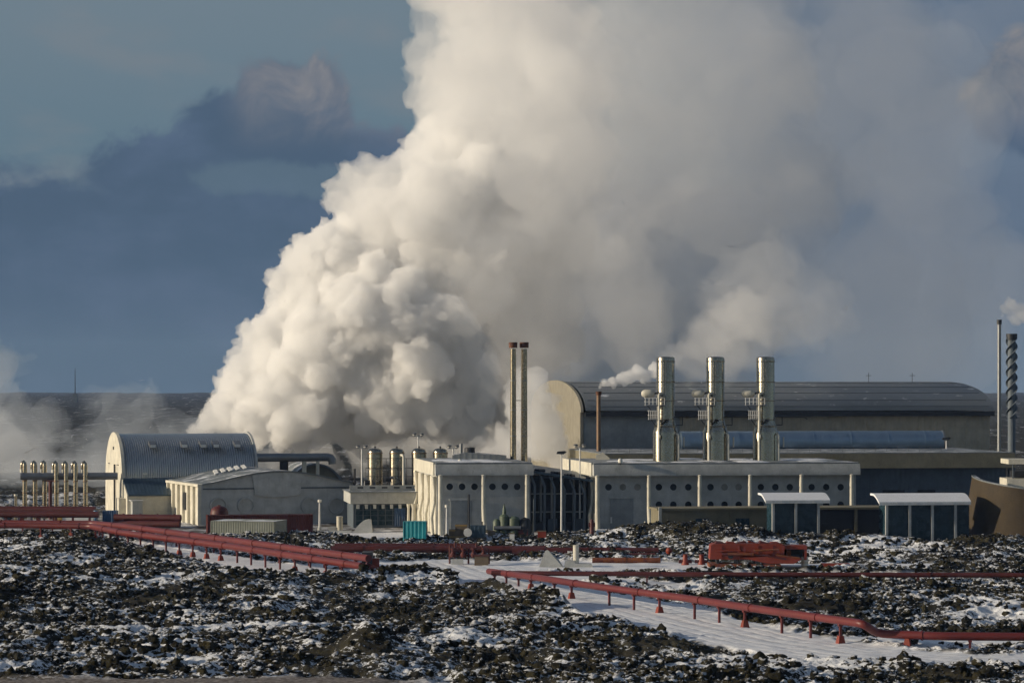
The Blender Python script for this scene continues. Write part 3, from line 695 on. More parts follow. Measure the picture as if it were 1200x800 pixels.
# ---------------------------------------------------------------- workshop with the round recesses
def workshop():
    f = Frame(236, 458, 20)
    h = f.root('workshop', 'pale grey workshop with low curved roof and four round recesses in its front', 'workshop')
    L = f.u(417); W = 22
    ze = f.z(568); zt = f.z(552.5, L/2)
    n = 28
    arc = [(L*k/n, ze+(zt-ze)*(math.sin(math.pi*(k/n))**1.35)) for k in range(n+1)]
    MB().prism([(0, -1.5)]+arc+[(L, -1.5)], 0, W, 'y').build('walls', M['cladding_plain'], h)
    roof = arc+[(x, z+.18) for x, z in reversed(arc)]
    MB().prism([(x, z+.004) for x, z in roof], -.45, W+.3, 'y').build('roof', M['roofgrey'], h)
    # left wall sheeting with ribs
    m = MB().box(-.12, -.003, .02, W, -1.5, ze-.15)
    for k in range(7): m.box(-.55, -.12, W*k/6.3+.1, W*k/6.3+.75, -1.5, ze-.35)
    m.build('side_wall', M['cream'], h)  # sunlit side coloured lighter and warmer than the shaded front
    MB().box(-.62, -.003, 0, W, ze-.3, ze+.1).build('eave', M['cream'], h)
    MB().box(-.3, -.125, 9.4, 10.6, 1.8, 4.6).build('side_door', M['dark'], h)
    # front bands and raised middle panel
    u1, u2 = f.u(298), f.u(352)
    zb = f.z(572, u1)
    MB().box(.2, u1, -.14, -.003, zb-.12, zb+.1).build('band', M['bluegrey'], h)
    MB().box(u2, L-.1, -.14, -.003, zb-.12, zb+.1).build('band', M['bluegrey'], h)
    k1 = [(u1+(u2-u1)*k/10, f.z(580, u1)-.35*math.sin(math.pi*k/10)) for k in range(11)]
    top = [(x, z-.12) for x, z in arc if u1-.5 <= x <= u2+.5]
    MB().prism([(u1, f.z(574, u1))]+k1+[(u2, f.z(572, u2))]+list(reversed(top)), -.3, -.004, 'y').build('middle_panel', M['cladding'], h)
    for px in (256, 288, 362, 394):
        u = f.u(px); z = f.z(592.5, u); r = 1.18
        m = MB(); n = 28
        ri = [(u+r*math.cos(2*math.pi*k/n), z+r*math.sin(2*math.pi*k/n)) for k in range(n)]
        ro = [(u+(r+.16)*math.cos(2*math.pi*k/n), z+(r+.16)*math.sin(2*math.pi*k/n)) for k in range(n)]
        for k in range(n):
            j = (k+1) % n
            vs = [(ri[k][0], -.03, ri[k][1]), (ri[j][0], -.03, ri[j][1]), (ro[j][0], -.03, ro[j][1]), (ro[k][0], -.03, ro[k][1]),
                  (ri[k][0], -.32, ri[k][1]), (ri[j][0], -.32, ri[j][1]), (ro[j][0], -.32, ro[j][1]), (ro[k][0], -.32, ro[k][1])]
            m.add(vs, [(4, 5, 6, 7), (0, 1, 5, 4), (2, 3, 7, 6)])
        o = m.build('round_recess', M['cladding_plain'], h)
        MB().prism(ri, -.03, -.003, 'y').build('disc', M['concrete'], o)
    for k in range(5):
        px = 252+k*8.2; v = 14.0
        u = f.u(px, v)
        zr = ze+(zt-ze)*(math.sin(math.pi*min(max(u/L, 0), 1))**1.35)+.19
        m = MB(); m.add([(u-.75, v-3, zr-.05), (u-.15, v-3, zr+.12), (u+1.35, v+4.5, zr+.45), (u+.75, v+4.5, zr+.28),
                         (u-.75, v-3, zr+.12), (u-.15, v-3, zr+.3), (u+1.35, v+4.5, zr+.63), (u+.75, v+4.5, zr+.46)],
                        [(0, 1, 2, 3), (4, 7, 6, 5), (0, 4, 5, 1), (1, 5, 6, 2), (2, 6, 7, 3), (3, 7, 4, 0)])
        m.build('skylight', M['white'], h)
workshop()

def back_shed():
    f = Frame(337, 500, 14)
    h = f.root('round_roofed_shed', 'small round roofed shed behind the workshop under the grey duct', 'shed')
    L = f.u(403); z0 = 2.5; zt = zz(545, 500)
    arc = [(L/2-L/2*math.cos(math.pi*k/26), z0+(zt-z0)*math.sin(math.pi*k/26)) for k in range(27)]
    MB().prism([(0, -1)]+arc+[(L, -1)], 0, 14, 'y').build('end_wall', M['olive'], h)
    arc2 = [(L/2-(L/2+.3)*math.cos(math.pi*k/26), z0+(zt+.3-z0)*math.sin(math.pi*k/26)) for k in range(27)]
    ins = [(L/2-(L/2+.004)*math.cos(math.pi*k/26), z0+(zt+.004-z0)*math.sin(math.pi*k/26)) for k in range(27)]
    MB().prism(arc2+list(reversed(ins)), -.5, 14.2, 'y').build('roof', M['roofgrey'], h)
    # overhead duct with its legs
    d = 488; a = loc(299, d); b = loc(384, d+4); z = zz(536, d); L = b-a
    o = empty('overhead_duct', 'long grey overhead duct leaving the arched hall on round legs', 'duct', (a.x, a.y, 0))
    MB().tube([(0, 0, z), (L.x, L.y, z), (L.x+.5, L.y, z-.15), (L.x+.8, L.y, z-.6), (L.x+.85, L.y, z-1.2)], .72, 20).build('duct_run', M['pipegrey'], o)
    for k, px in enumerate((332, 355.5, 371)):
        q = loc(px, d+1)-a; r = (.75, .38, .3)[k]
        MB().lathe([(r, -.5), (r, z-.6)], (q.x, L.y*q.x/L.x+(0.2 if k else 1.0), 0), 18).build('leg', M[('dark', 'cream', 'cream')[k]], o)
back_shed()

# ---------------------------------------------------------------- separator tanks and low control building
def separators():
    proto = None
    tops = (524, 524.5, 524, 525)
    for k, px in enumerate((439.5, 465, 491, 516)):
        d = 470; zt = zz(524.5, d); r = 1.2
        lab = ['leftmost upright steel separator tank beside the tall lamp', 'second steel separator tank, with the bright riser pipe on its right', 'third steel separator tank rising behind the castle like end wall',
               'rightmost separator tank, half hidden behind the white building'][k]
        p = loc(px, d)
        if proto is None:
            o = empty('separator_tank', lab, 'tank', p, 0, 'upright separator tanks')
            MB().lathe([(r, -.5), (r, zt-.75), (r*.97, zt-.5), (r*.8, zt-.25), (r*.5, zt-.08), (.05, zt)], (0, 0, 0), 32).build('shell', M['steel'], o)
            m = MB()
            for z in (5.5, 8.2): m.lathe([(r+.03, z), (r+.05, z+.12)], (0, 0, 0), 32)
            m.each('hoop', M['pipegrey'], o)
            MB().lathe([(.14, zt-.05), (.14, zt+.25)], (0, 0, 0), 12).build('nozzle', M['dark'], o)
            MB().lathe([(r+.06, zt-.95), (r+.06, zt-.8)], (0, 0, 0), 32).build('top_band', M['rustpipe'], o)
            proto = o
        else:
            o = tree_copy(proto); o.location = p; o['label'] = lab
    d = 462; p = loc(473, d)
    o = empty('riser_pipe', 'bright cream riser pipe standing between the second and third separator tanks', 'pipe', p)
    zt = zz(533, d)
    MB().tube([(0, 0, 0), (0, 0, zt-.3), (-.12, .1, zt-.05), (-.5, .8, zt)], .21, 12).build('pipe_run', M['cream'], o); MB().tube([(0, 0, 4.5), (0, 0, 4.7)], .3, 12).build('flange', M['cream'], o)
    # steel gantry with rails between the tanks
    d = 466; a = loc(420, d)
    o = empty('tank_gantry', 'dark steel gantry with railings and valves between the separator tanks', 'gantry', (a.x, a.y, 0))
    w = mpx(104, d); m = MB()
    for row in (537, 548, 558): z = zz(row, d); m.tube([(1.2, 0, z), (w, 0, z)], .05, 6)
    for k in range(13): x = 1.2+(w-1.2)*k/12; m.tube([(x, 0, 4.8), (x, 0, zz(537 if k > 2 else 548, d))], .05, 6)
    m.build('railings', M['dark'], o)
    MB().box(.4, w, -.3, .3, 4.95, 5.2).build('walkway', M['dark'], o)
    rnd = random.Random(4)
    for k in range(16):
        x = rnd.uniform(.2, w-.4); z = rnd.uniform(5.3, 7.6); r = rnd.uniform(.18, .42)
        MB().tube([(x, -.4, z), (x+rnd.uniform(.3, .9), -.4, z)], r, 10).tube([(x+.2, -.4, 5.2), (x+.2, -.4, z)], .09, 6).build('valve', M['dark' if k % 3 else 'pipegrey'], o)
    q = loc(415.5, d)-a
    MB().tube([(q.x, 0, 3), (q.x, 0, zz(549, d))], .2, 8).tube([(q.x-.8, 0, zz(561, d)), (q.x+1.8, 0, zz(561, d))], .2, 8).build('cross_pipe', M['dark'], o)
separators()

def control_building():
    f = Frame(414, 449, 8)
    h = f.root('control_building', 'low flat roofed control building with dark glazed front beside the workshop', 'building')
    L = f.u(507)
    zt = f.z(577); zb = f.z(590)
    MB().box(-.5, L, -.8, 12, zb, zt).build('fascia', M['concrete'], h)
    MB().box(-.7, L+.1, -1.0, 12.1, zt+.003, zt+.14).build('roof_edge', M['roofgrey'], h)
    MB().box(0, L-.2, 0, 11, -1, zb-.004).build('walls', M['bluegrey'], h)
    u9 = f.u(478)
    gl = MB().box(.3, u9, -.12, -.003, .2, zb-.3).build('glazing', M['blueglass'], h)
    m = MB()
    for k in range(8): u = .35+(u9-.4)*k/7; m.box(u-.05, u+.05, -.2, -.125, .2, zb-.3)
    for z in (.9, 1.7, 2.5): m.box(.3, u9, -.18, -.125, z-.03, z+.03)
    m.build('mullions', M['bluegrey'], gl)
    m = MB()
    for k in range(6):                                     # little lit lamps under the eave
        u = f.u(419+k*9.8); m.box(u-.22, u+.22, -1.0, -.7, zb-.75, zb-.1)
    m.each('eave_lamp', M['concrete'], h)
    for px, w in ((479, .3), (485, .55), (491, .7), (497, .3)):
        u = f.u(px, -1.5); MB().lathe([(w*.9, -1), (w*.7, zb*.5), (w*.6, zb-.8), (w*1.05, zb-.02)], (u, -1.2, 0), 16).build('column', M['cream'], h)
    MB().box(f.u(462), f.u(475), -.2, -.13, 0, zb-.7).build('blue_door', M['blue'], h)
    # raised deck parapet behind
    z1 = zz(568, 455); MB().box(-.2, f.u(485, 5), 4, 4.3, zt+.15, z1).build('deck_parapet', M['cladding_plain'], h)
    m = MB()
    for k in range(5): m.box(1+k*1.9, 1.9+k*1.9, 3.95, 3.997, zt+.5, zt+.75)
    m.each('slot', M['dark'], h)
control_building()

# ---------------------------------------------------------------- white front buildings with ribs and round windows
FB = Frame(512, 425, 8)
def round_window(par, u, z, r, glass, y=0.0):
    n = 24
    c = [(math.cos(2*math.pi*k/n), math.sin(2*math.pi*k/n)) for k in range(n)]
    m = MB(); vs = []
    for rr, yy in ((r, y-.003), (r+.13, y-.003), (r+.13, y-.09), (r, y-.09)): vs += [(u+rr*a, yy, z+rr*b) for a, b in c]
    fs = []
    for k in range(n):
        j = (k+1) % n
        for q in range(4):
            q2 = (q+1) % 4
            fs.append((q*n+k, q*n+j, q2*n+j, q2*n+k))
    m.add(vs, fs)
    o = m.build('round_window', M['cladding_plain'], par)
    MB().prism([(u+(r-.003)*a, z+(r-.003)*b) for a, b in c], y-.03, y-.003, 'y').build('pane', M[glass], o)
def pilaster(par, u, lean, v=-1.2, ztop=0, zbot=0.0, r=.34):
    pts = []; rr = []
    n = 8
    for k in range(n+1):
        t = k/n; z = ztop+(zbot-ztop)*t
        pts.append((u+lean*max(0, t-.45)**1.6*1.6, v-max(0, t-.45)*.5, z)); rr.append(r*(.88+.25*t))
    m = MB().tube(pts, rr, 18)
    m.lathe([(r*1.1, ztop), (r*1.15, ztop+.12), (r*.5, ztop+.25)], (u, v, 0), 18)
    return m.build('pilaster', M['cream'], par)
def front_block(px0, px1, label, cols, wins, doors, W=27, gable=True, name='ribbed_building'):
    u0, u1 = FB.u(px0), FB.u(px1)
    um = (u0+u1)/2
    zt = FB.z(543.5, um); zf = FB.z(556.5, um)
    h = empty(name, label, 'building', FB.O+Vector((FB.c*u0, FB.s*u0, 0)), FB.a)
    U = lambda px, v=0: FB.u(px, v)-u0
    w = u1-u0
    MB().box(0, w, 0, W, -1.5, zf-.003).build('walls', M['cladding_plain'], h)
    MB().prism([(-1.35, zf), (-1.35, zf+.5), (-.95, zt), (W+.4, zt), (W+.4, zf)], -.35, w+.35, 'x').build('fascia', M['concrete'], h)
    MB().box(-.25, w+.25, -.75, W+.25, zt+.003, zt+.22).build('roof', M['roofgrey'], h)
    MB().box(.3, w-.3, -.06, -.003, FB.z(578, um), FB.z(577, um)).build('string_course', M['concrete'], h)
    m = MB(); rnd = random.Random(len(cols))
    for k in range(16):                                      # drifts of snow lying on the roof
        a = rnd.uniform(.2, w-4); b = rnd.uniform(-.3, W-5)
        m.lathe([(1, 0), (.8, .6), (.45, .9), (.05, 1)], (0, 0, 0), 12, True)
        n = 48
        q = [(x*rnd.uniform(1.6, 1.7)*1.6+a+2, y*1.3+b+1.5, zt+.2+z*.16) for x, y, z in m.v[-n:]]; m.v[-n:] = q
    m.each('snow_drift', M['snow'], h)
    for px, lean in cols: pilaster(h, U(px, -1.2), lean, -1.15, zf-.1, -.6)
    for px, row, g in wins: round_window(h, U(px), FB.z(row, FB.u(px)), .5, g)
    for a, b, t in doors:
        ua, ub = U(a), U(b); zd = FB.z(t, um)
        d = MB().box(ua, ub, -.14, -.003, -.5, zd).build('roller_door', M['palewall'], h)
        m = MB()
        for k in range(7): m.box(ua+.1, ub-.1, -.19, -.145, zd*(k+.3)/7.4, zd*(k+.3)/7.4+.09)
        m.build('slats', M['palewall'], d)
        MB().box(ua-.2, ub+.2, -.26, -.003, zd+.003, zd+.25).build('lintel', M['cladding_plain'], d)
    if gable:                                                # the end wall, notched like a castle top
        m = MB().box(-.55, -.36, 0, W, zf+.0, zt+.25); m.build('end_fascia', M['cream'], h)
        MB().box(-.12, -.003, .3, W, -1, zf-.3).build('end_wall', M['cream'], h)  # end towards the sun, its brightness put into the cream colour
        for k in range(4):
            v = .5+k*(W-1)/3.2
            MB().tube([(-.5, v, -.6), (-.75, v, 2.5), (-.35, v, 4.5), (-.3, v, 6.5), (-.45, v, zf-.2)], [.26, .28, .2, .2, .38], 14).build('pilaster', M['cream'], h)
    return h, U, zt, zf, w
B1 = front_block(512, 621, 'white ribbed building with three dark doors and six round windows left of the glazed link',
                 [(516, .0), (566.5, .5), (617.5, .1)], [(x, 570, 'glass') for x in (527, 541.5, 556, 577, 591.5, 606)], [(528, 553, 586)])
B2 = front_block(697, 1003, 'long white ribbed building with two rows of round windows below the three scrubber towers',
                 [(700, .15), (760.5, .5), (820, 0), (879, 0), (939, 0), (998, 0)],
                 [(x, 570.5, g) for x, g in ((713, 'glass'), (730, 'paleglass'), (747, 'paleglass'), (772, 'glass'), (789, 'glass'), (806.5, 'glass'), (832.5, 'glass'), (849, 'paleglass'), (865.5, 'paleglass'),
                                             (891.5, 'glass'), (908.5, 'glass'), (925.5, 'glass'), (951, 'glass'), (968, 'glass'), (985, 'glass'))] +
                 [(x, 591, 'glass') for x in (772, 789, 806.5, 832.5, 849, 865.5, 891.5, 908.5, 925.5, 951, 968, 985)], [(715, 742, 583)])
B1[0]['label'] = 'shorter white ribbed building with six round windows, left of the glazed link'
MB().tube([(B1[1](549), -.5, 0), (B1[1](549), -.5, 5.9)], .13, 8).build('downpipe', M['dark'], B1[0])
MB().box(B2[1](715), B2[1](717), -.25, -.19, 1.5, 2.4).build('wall_sign', M['white'], B2[0])

def link_building():
    u0, u1 = FB.u(622.5), FB.u(695)
    w = u1-u0
    h = empty('glazed_link', 'recessed glazed link with sloping dark roof between the two white ribbed buildings', 'building', FB.O+Vector((FB.c*u0, FB.s*u0, 0)), FB.a)
    z1 = FB.z(551, u0); z0 = FB.z(562, u1)
    MB().box(.1, w-.1, 5, 20, -1, 8.4).build('walls', M['bluegrey'], h)
    g = MB().box(.3, w-.3, 4.9, 4.997, .3, 8.0).build('glazing', M['glass'], h)
    m = MB()
    for k in range(6): x = .5+(w-1)*k/5; m.box(x-.16, x+.16, 4.7, 4.897, 0, 8.2)
    for z in (2.9, 5.6): m.box(.3, w-.3, 4.75, 4.897, z, z+.18)
    m.build('mullions', M['cladding_plain'], g)
    m = MB()
    m.add([(0, -.4, z1), (w, -.4, z0), (w, 14, z0+.8), (0, 14, z1+.8), (0, -.4, z1-.35), (w, -.4, z0-.35), (w, 14, z0+.45), (0, 14, z1+.45)],
          [(0, 1, 2, 3), (4, 7, 6, 5), (0, 4, 5, 1), (1, 5, 6, 2), (2, 6, 7, 3), (3, 7, 4, 0)])
    rnd = random.Random(2)
    m.build('sloping_roof', M['darkblue'], h)
    for k in range(6):
        x = w*(k+.25)/6.2; zt = z1+(z0-z1)*x/w
        MB().tube([(x, -.4, -.5), (x+.1, -.4, zt-2.2), (x-.5, .2, zt-.4)], .2, 8).build('post', M['bluegrey'], h)
    for k in range(12):
        x = rnd.uniform(.4, w-.6); zt = z1+(z0-z1)*x/w
        MB().tube([(x, .2, zt+.15), (x+rnd.uniform(.4, 1.1), .9, zt+.1)], rnd.uniform(.14, .3), 8).build('roof_pipe', M['dark'], h)
    for k in range(4): MB().box(w*(k+.3)/4.4, w*(k+.3)/4.4+1.4, 1.5, 3.2, -.5, 1.6+.5*(k % 2)).build('plant_cabinet', M['bluegrey' if k % 2 else 'dark'], h)
link_building()

def lower_wing():
    f = Frame(772, 410, 8)
    h = f.root('lower_wing', 'flat topped olive concrete wing in front of the long white building', 'building')
    L = f.u(1040); zt = f.z(597, L/2); u1 = f.u(905)
    MB().box(0, u1, 0, 6, -1, zt).build('walls', M['olive'], h)
    MB().box(u1+.004, L, .4, 6, -1, zt-.1).build('walls', M['dark'], h)
    MB().box(-.3, L+.1, -.35, 6.3, zt+.004, zt+.3).build('coping', M['olive'], h)
    for px in (856, 1003): MB().box(f.u(px)-.2, f.u(px)+.2, -.12, .39, -1, zt-.003).build('pier', M['olive'], h)
    for a, b in ((862, 878), (815, 830)): MB().box(f.u(a), f.u(b), -.06, -.003, 1.2, 3.0).build('window', M['blueglass'], h)
    MB().box(-.1, .3, -.6, -.36, -.8, zt+.5).build('pier', M['concrete'], h)
lower_wing()

def shelter(px0, px1, d, label, posts, row0, row1):
    f = Frame(px0, d, 8)
    h = f.root('glazed_shelter', label, 'shelter', 'snow covered glazed shelters')
    L = f.u(px1)
    zt = f.z(row0, L/2); zb = f.z(row1, L/2)
    n = 8; D_ = 4.6
    top = [(-.4+D_*k/n, zb+.2+(zt-zb-.1)*math.sin(math.pi/2*min(1, (k+.6)/n*1.25))) for k in range(n+1)]
    sec = top+[(y, z-.28) for y, z in reversed(top)]
    m = MB().prism(sec, 0, L, 'x', True); r = m.build('roof', M['snow'], h)
    m = MB().box(.05, L-.05, -.5, -.38, zb-.1, zb+.3)
    q = int(len(posts))+1
    for k in range(1, q): m.box(L*k/q-.06, L*k/q+.06, -.52, -.505, zb-.1, zb+.35)
    m.build('gutter', M['white'], h)
    for px in posts: MB().box(f.u(px)-.17, f.u(px)+.17, -.2, .14, -1, zb-.12).build('post', M['cladding_plain'], h)
    MB().box(f.u(posts[0])+.2, (f.u(posts[-1]) if px1 < 1000 else L)-.2, .2, .3, -1, zb-.1).build('glazing', M['blueglass'], h)
    e0 = f.u(posts[0]); e1 = (f.u(posts[-1]) if px1 < 1000 else L)
    for x in (e0+.02, e1-.14): MB().box(x, x+.1, .35, D_-.6, -1, zb-.1).build('end_sun_screen', M['blueglass'], h)  # dark end panels added to block sun from the leaning wall
    MB().box(f.u(posts[0]), L-.3, .22, .4, 2.55, 2.7).build('transom', M['dark'], h)
shelter(896, 972, 402, 'smaller glazed shelter with three posts and a snowy curved roof', (906, 932.5, 959), 579, 588.5)
shelter(1029, 1137, 402, 'wider glazed shelter with four posts beside the leaning brown wall', (1039, 1066, 1092.5, 1119.5), 579.5, 590.5)

def cone_wall():
    d = 402; c = loc(1196, d+10)
    o = empty('leaning_wall', 'curved brown stone wall leaning outwards beside the wider shelter', 'wall', c)
    m = MB(); n = 30
    for th in (0, .5):
        vs = []
        for k in range(n+1):
            a = math.pi+math.pi*.9*k/n
            t = k/n
            ht = zz(560.5, d)*(1-t)**1.2+zz(583, d)*(1-(1-t)**1.2)
            rb = 10.4-th; rt = 8.4-th+t*1.2
            rt = rb-(rb-rt)*1.0
            vs += [(rb*math.cos(a)*.82, rb*math.sin(a), -1.2), (rt*math.cos(a)*.82, rt*math.sin(a), ht)]
        b = len(m.v); m.v += vs
    q = 2*(n+1)
    for k in range(n):
        i = 2*k
        for f_ in ((i, i+2, i+3, i+1), (q+i, q+i+1, q+i+3, q+i+2), (i+1, i+3, q+i+3, q+i+1), (i, q+i, q+i+2, i+2)): m.f.append(list(f_)); m.sm.append(True)
    for i in (0, 2*n): m.f.append([i, i+1, q+i+1, q+i]); m.sm.append(False)
    m.build('masonry', M['brownwall'], o)
    m = MB()
    for k in range(n):
        a0 = math.pi+math.pi*.9*k/n; a1 = math.pi+math.pi*.9*(k+1)/n; vs = []
        for a, t in ((a0, k/n), (a1, (k+1)/n)):
            ht = zz(560.5, d)*(1-t)**1.2+zz(583, d)*(1-(1-t)**1.2); rt = 8.4+t*1.2
            for rr, z in ((rt+.12, ht+.004), (rt-.6, ht+.004), (rt-.6, ht+.16), (rt+.12, ht+.16)): vs.append((rr*math.cos(a)*.82, rr*math.sin(a), z))
        m.add(vs, [(0, 1, 5, 4), (1, 2, 6, 5), (2, 3, 7, 6), (3, 0, 4, 7)])
    m.build('coping', M['roofgrey'], o)
cone_wall()

# ---------------------------------------------------------------- long annex and big hall behind
def annex_and_hall():
    f = Frame(712, 454, 8)
    h = f.root('long_annex', 'long low blue grey annex stretching behind the white buildings', 'building')
    L = f.u(1187); zt = f.z(531, L*.8); zb = f.z(548, L*.8)
    MB().prism([(-.6, zb), (-.2, zt), (36, zt), (36, zb)], -.5, L+.3, 'x').build('parapet', M['olive'], h)
    MB().box(0, L-.8, 1.2, 36, -1, zb-.004).build('walls', M['bluegrey'], h)
    MB().box(-.45, L+.25, .0, 35.9, zt+.004, zt+.14).build('roof', M['roofgrey'], h)
    for a, b in ((1034, 1060), (1075, 1096)): MB().box(f.u(a, 1.2), f.u(b, 1.2), 1.1, 1.196, 3.5, 5.2).build('louvre', M['dark'], h)
    g = Frame(683, 492, 8)
    h = g.root('turbine_hall', 'huge arched turbine hall with slate roof, its left end fading in steam', 'hall')
    L = g.u(1161); W = 57; ze = g.z(481, L/2); zt = zz(447, 492+W/2)
    MB().box(.003, L, .5, W-.5, -1, ze-.2).build('walls', M['goldwall'], h)
    MB().box(.2, g.u(797), .42, .497, 3, ze-1.0).build('front_panel', M['palewall'], h)
    arc = ell(-.6, W+.6, ze, zt, 44)
    MB().prism(arc, .4, L+.4, 'x', True).build('roof', M['hallroof'], h)
    MB().box(.3, L+.45, -.9, .49, ze-.95, ze-.1).build('gutter', M['dark'], h)
    e = [(0, -1), (0, ze-.2)]+ell(-.7, W+.7, ze-.3, zt+.25, 44)+[(W, ze-.2), (W, -1)]
    MB().prism(e, -.45, 0.0, 'x').build('end_wall', M['gable'], h)
    m = MB()
    for k, q in enumerate((.06, .13, .21, .30, .4)):
        a = arc[int(44*q)]
        m.tube([(1, a[0], a[1]+.04), (L-.5, a[0], a[1]+.04)], .06, 6)
    m.each('roof_rail', M['hallroof'], h)
    for px in (1018, 1069):
        q = ell(-.6, W+.6, ze, zt, 44)[19]
        u = g.u(px, q[0]); MB().tube([(u, q[0], q[1]), (u, q[0], q[1]+1.7)], .05, 5).tube([(u-.5, q[0], q[1]+1.2), (u+.5, q[0], q[1]+1.2)], .04, 5).build('aerial', M['dark'], h)
    # big horizontal duct lying along the wall
    dd = Frame(797, 486, 8); L = dd.u(1103); z = dd.z(517.5, L/2); r = 1.85
    o = dd.root('long_duct', 'fat blue grey duct lying along the foot of the turbine hall wall', 'duct')
    MB().tube([(0, 0, z), (L, 0, z)], r, 36).build('shell', M['duct'], o)
    m = MB()
    for k in range(7): m.tube([(L*(k+.5)/7, 0, z), (L*(k+.5)/7+.15, 0, z)], r+.05, 36)
    m.each('hoop', M['duct'], o)
    MB().tube([(L+.003, 0, z), (L+.25, 0, z)], r+.08, 36).build('end_flange', M['pipegrey'], o)
    for k in range(5): MB().box(L*(k+.5)/5-.3, L*(k+.5)/5+.3, -1.2, 1.2, 8, z-r+.35).build('saddle', M['olive'], o)
annex_and_hall()

def rooftop_cabin():
    d = 438; c = loc(1178, d)
    o = empty('rooftop_cabin', 'cream cabin with a flat canopy at the right edge above the leaning wall', 'cabin', c)
    z = lambda r: zz(r, d)
    MB().box(.6, 9, 0, 6, -1, z(577)-.01).build('base', M['bluegrey'], o)
    MB().box(.2, 9, -.3, 6.2, z(577), z(560.5)).build('walls', M['cream'], o)
    MB().box(.4, 9.4, -.6, 6.5, z(543.5), z(538)).build('canopy', M['cream'], o)
    for x in (1.2, 3.4, 6.5): MB().tube([(x, .2, z(560.5)), (x, .2, z(543.5))], .1, 8).build('post', M['bluegrey'], o)
    MB().box(1.6, 8.8, 1.5, 5.5, z(560)+.01, z(552)).build('machinery', M['dark'], o)
    MB().lathe([(.3, z(577)-.4), (.34, z(566))], (.2, -.6, 0), 12).build('spout', M['cream'], o)
rooftop_cabin()

# ---------------------------------------------------------------- stacks and towers
def stacks():
    for k, (px, top, r, d, lab) in enumerate(((601.3, 401, .47, 446, 'left one of the tall twin steel stacks with rusty caps'), (614.2, 401, .5, 447, 'right one of the tall twin steel stacks, with peeling lagging'))):
        c = loc(px, d); zt = zz(top, d)
        o = empty('tall_stack', lab, 'stack', c, 0, 'tall twin stacks')
        MB().lathe([(r*1.05, -.5), (r, 12), (r*.94, zt-1.0)], (0, 0, 0), 24).build('tube', M['steel'], o)
        MB().lathe([(r*1.35, zt-.85), (r*1.42, zt), (r*1.1, zt), (r*1.0, zt-.3)], (0, 0, 0), 24).build('cap', M['rustcap'], o)
        m = MB()
        for z in (14, 18, 22.5): m.lathe([(r*1.08, z), (r*1.08, z+.12)], (0, 0, 0), 24)
        m.each('hoop', M['pipegrey'], o)
        if k == 0: MB().tube([(0, 0, 19.5), (1.68, 1, 19.5)], .05, 6).build('tie_rod', M['dark'], o)
    d = 470; c = loc(701.5, d); zt = zz(458.5, d)
    o = empty('brown_stack', 'slim rusty brown stack puffing white steam left of the scrubber towers', 'stack', c)
    MB().lathe([(.36, -.5), (.34, zt-.6)], (0, 0, 0), 18).build('tube', M['rustpipe'], o)
    MB().lathe([(.46, zt-.6), (.48, zt), (.3, zt)], (0, 0, 0), 18).build('cap', M['rustcap'], o)
    d = 470; c = loc(1171, d); zt = zz(374.5, d)
    o = empty('thin_stack', 'very thin tall stack with a black tip at the right edge', 'stack', c)
    MB().lathe([(.34, -.5), (.30, zt-.7)], (0, 0, 0), 18).build('tube', M['pipegrey'], o)
    MB().lathe([(.40, zt-.75), (.42, zt), (.2, zt)], (0, 0, 0), 18).build('cap', M['dark'], o)
    d = 465; c = loc(1185.5, d); zt = zz(391, d)
    o = empty('finned_stack', 'dark stack wound with spiral fins beside the thin tall stack', 'stack', c)
    MB().lathe([(.62, -.5), (.62, zt-.1)], (0, 0, 0), 24).build('tube', M['bluegrey'], o)
    for q in range(3):
        m = MB(); n = 90; vs = []
        for k in range(n+1):
            t = k/n; a = 2*math.pi*(q/3+t*2.6); z = zt*.55+(zt*.43)*t
            for rr in (.6, .95): vs += [(rr*math.cos(a), rr*math.sin(a), z-.04), (rr*math.cos(a), rr*math.sin(a), z+.05)]
        fs = []
        for k in range(n):
            b = 4*k
            fs += [(b, b+2, b+6, b+4), (b+1, b+5, b+7, b+3), (b+2, b+3, b+7, b+6)]
        m.add(vs, fs); m.build('spiral_fin', M['bluegrey'], o)
    MB().lathe([(.85, zt-.95), (.9, zt), (.6, zt)], (0, 0, 0), 20).build('cap', M['dark'], o)
stacks()

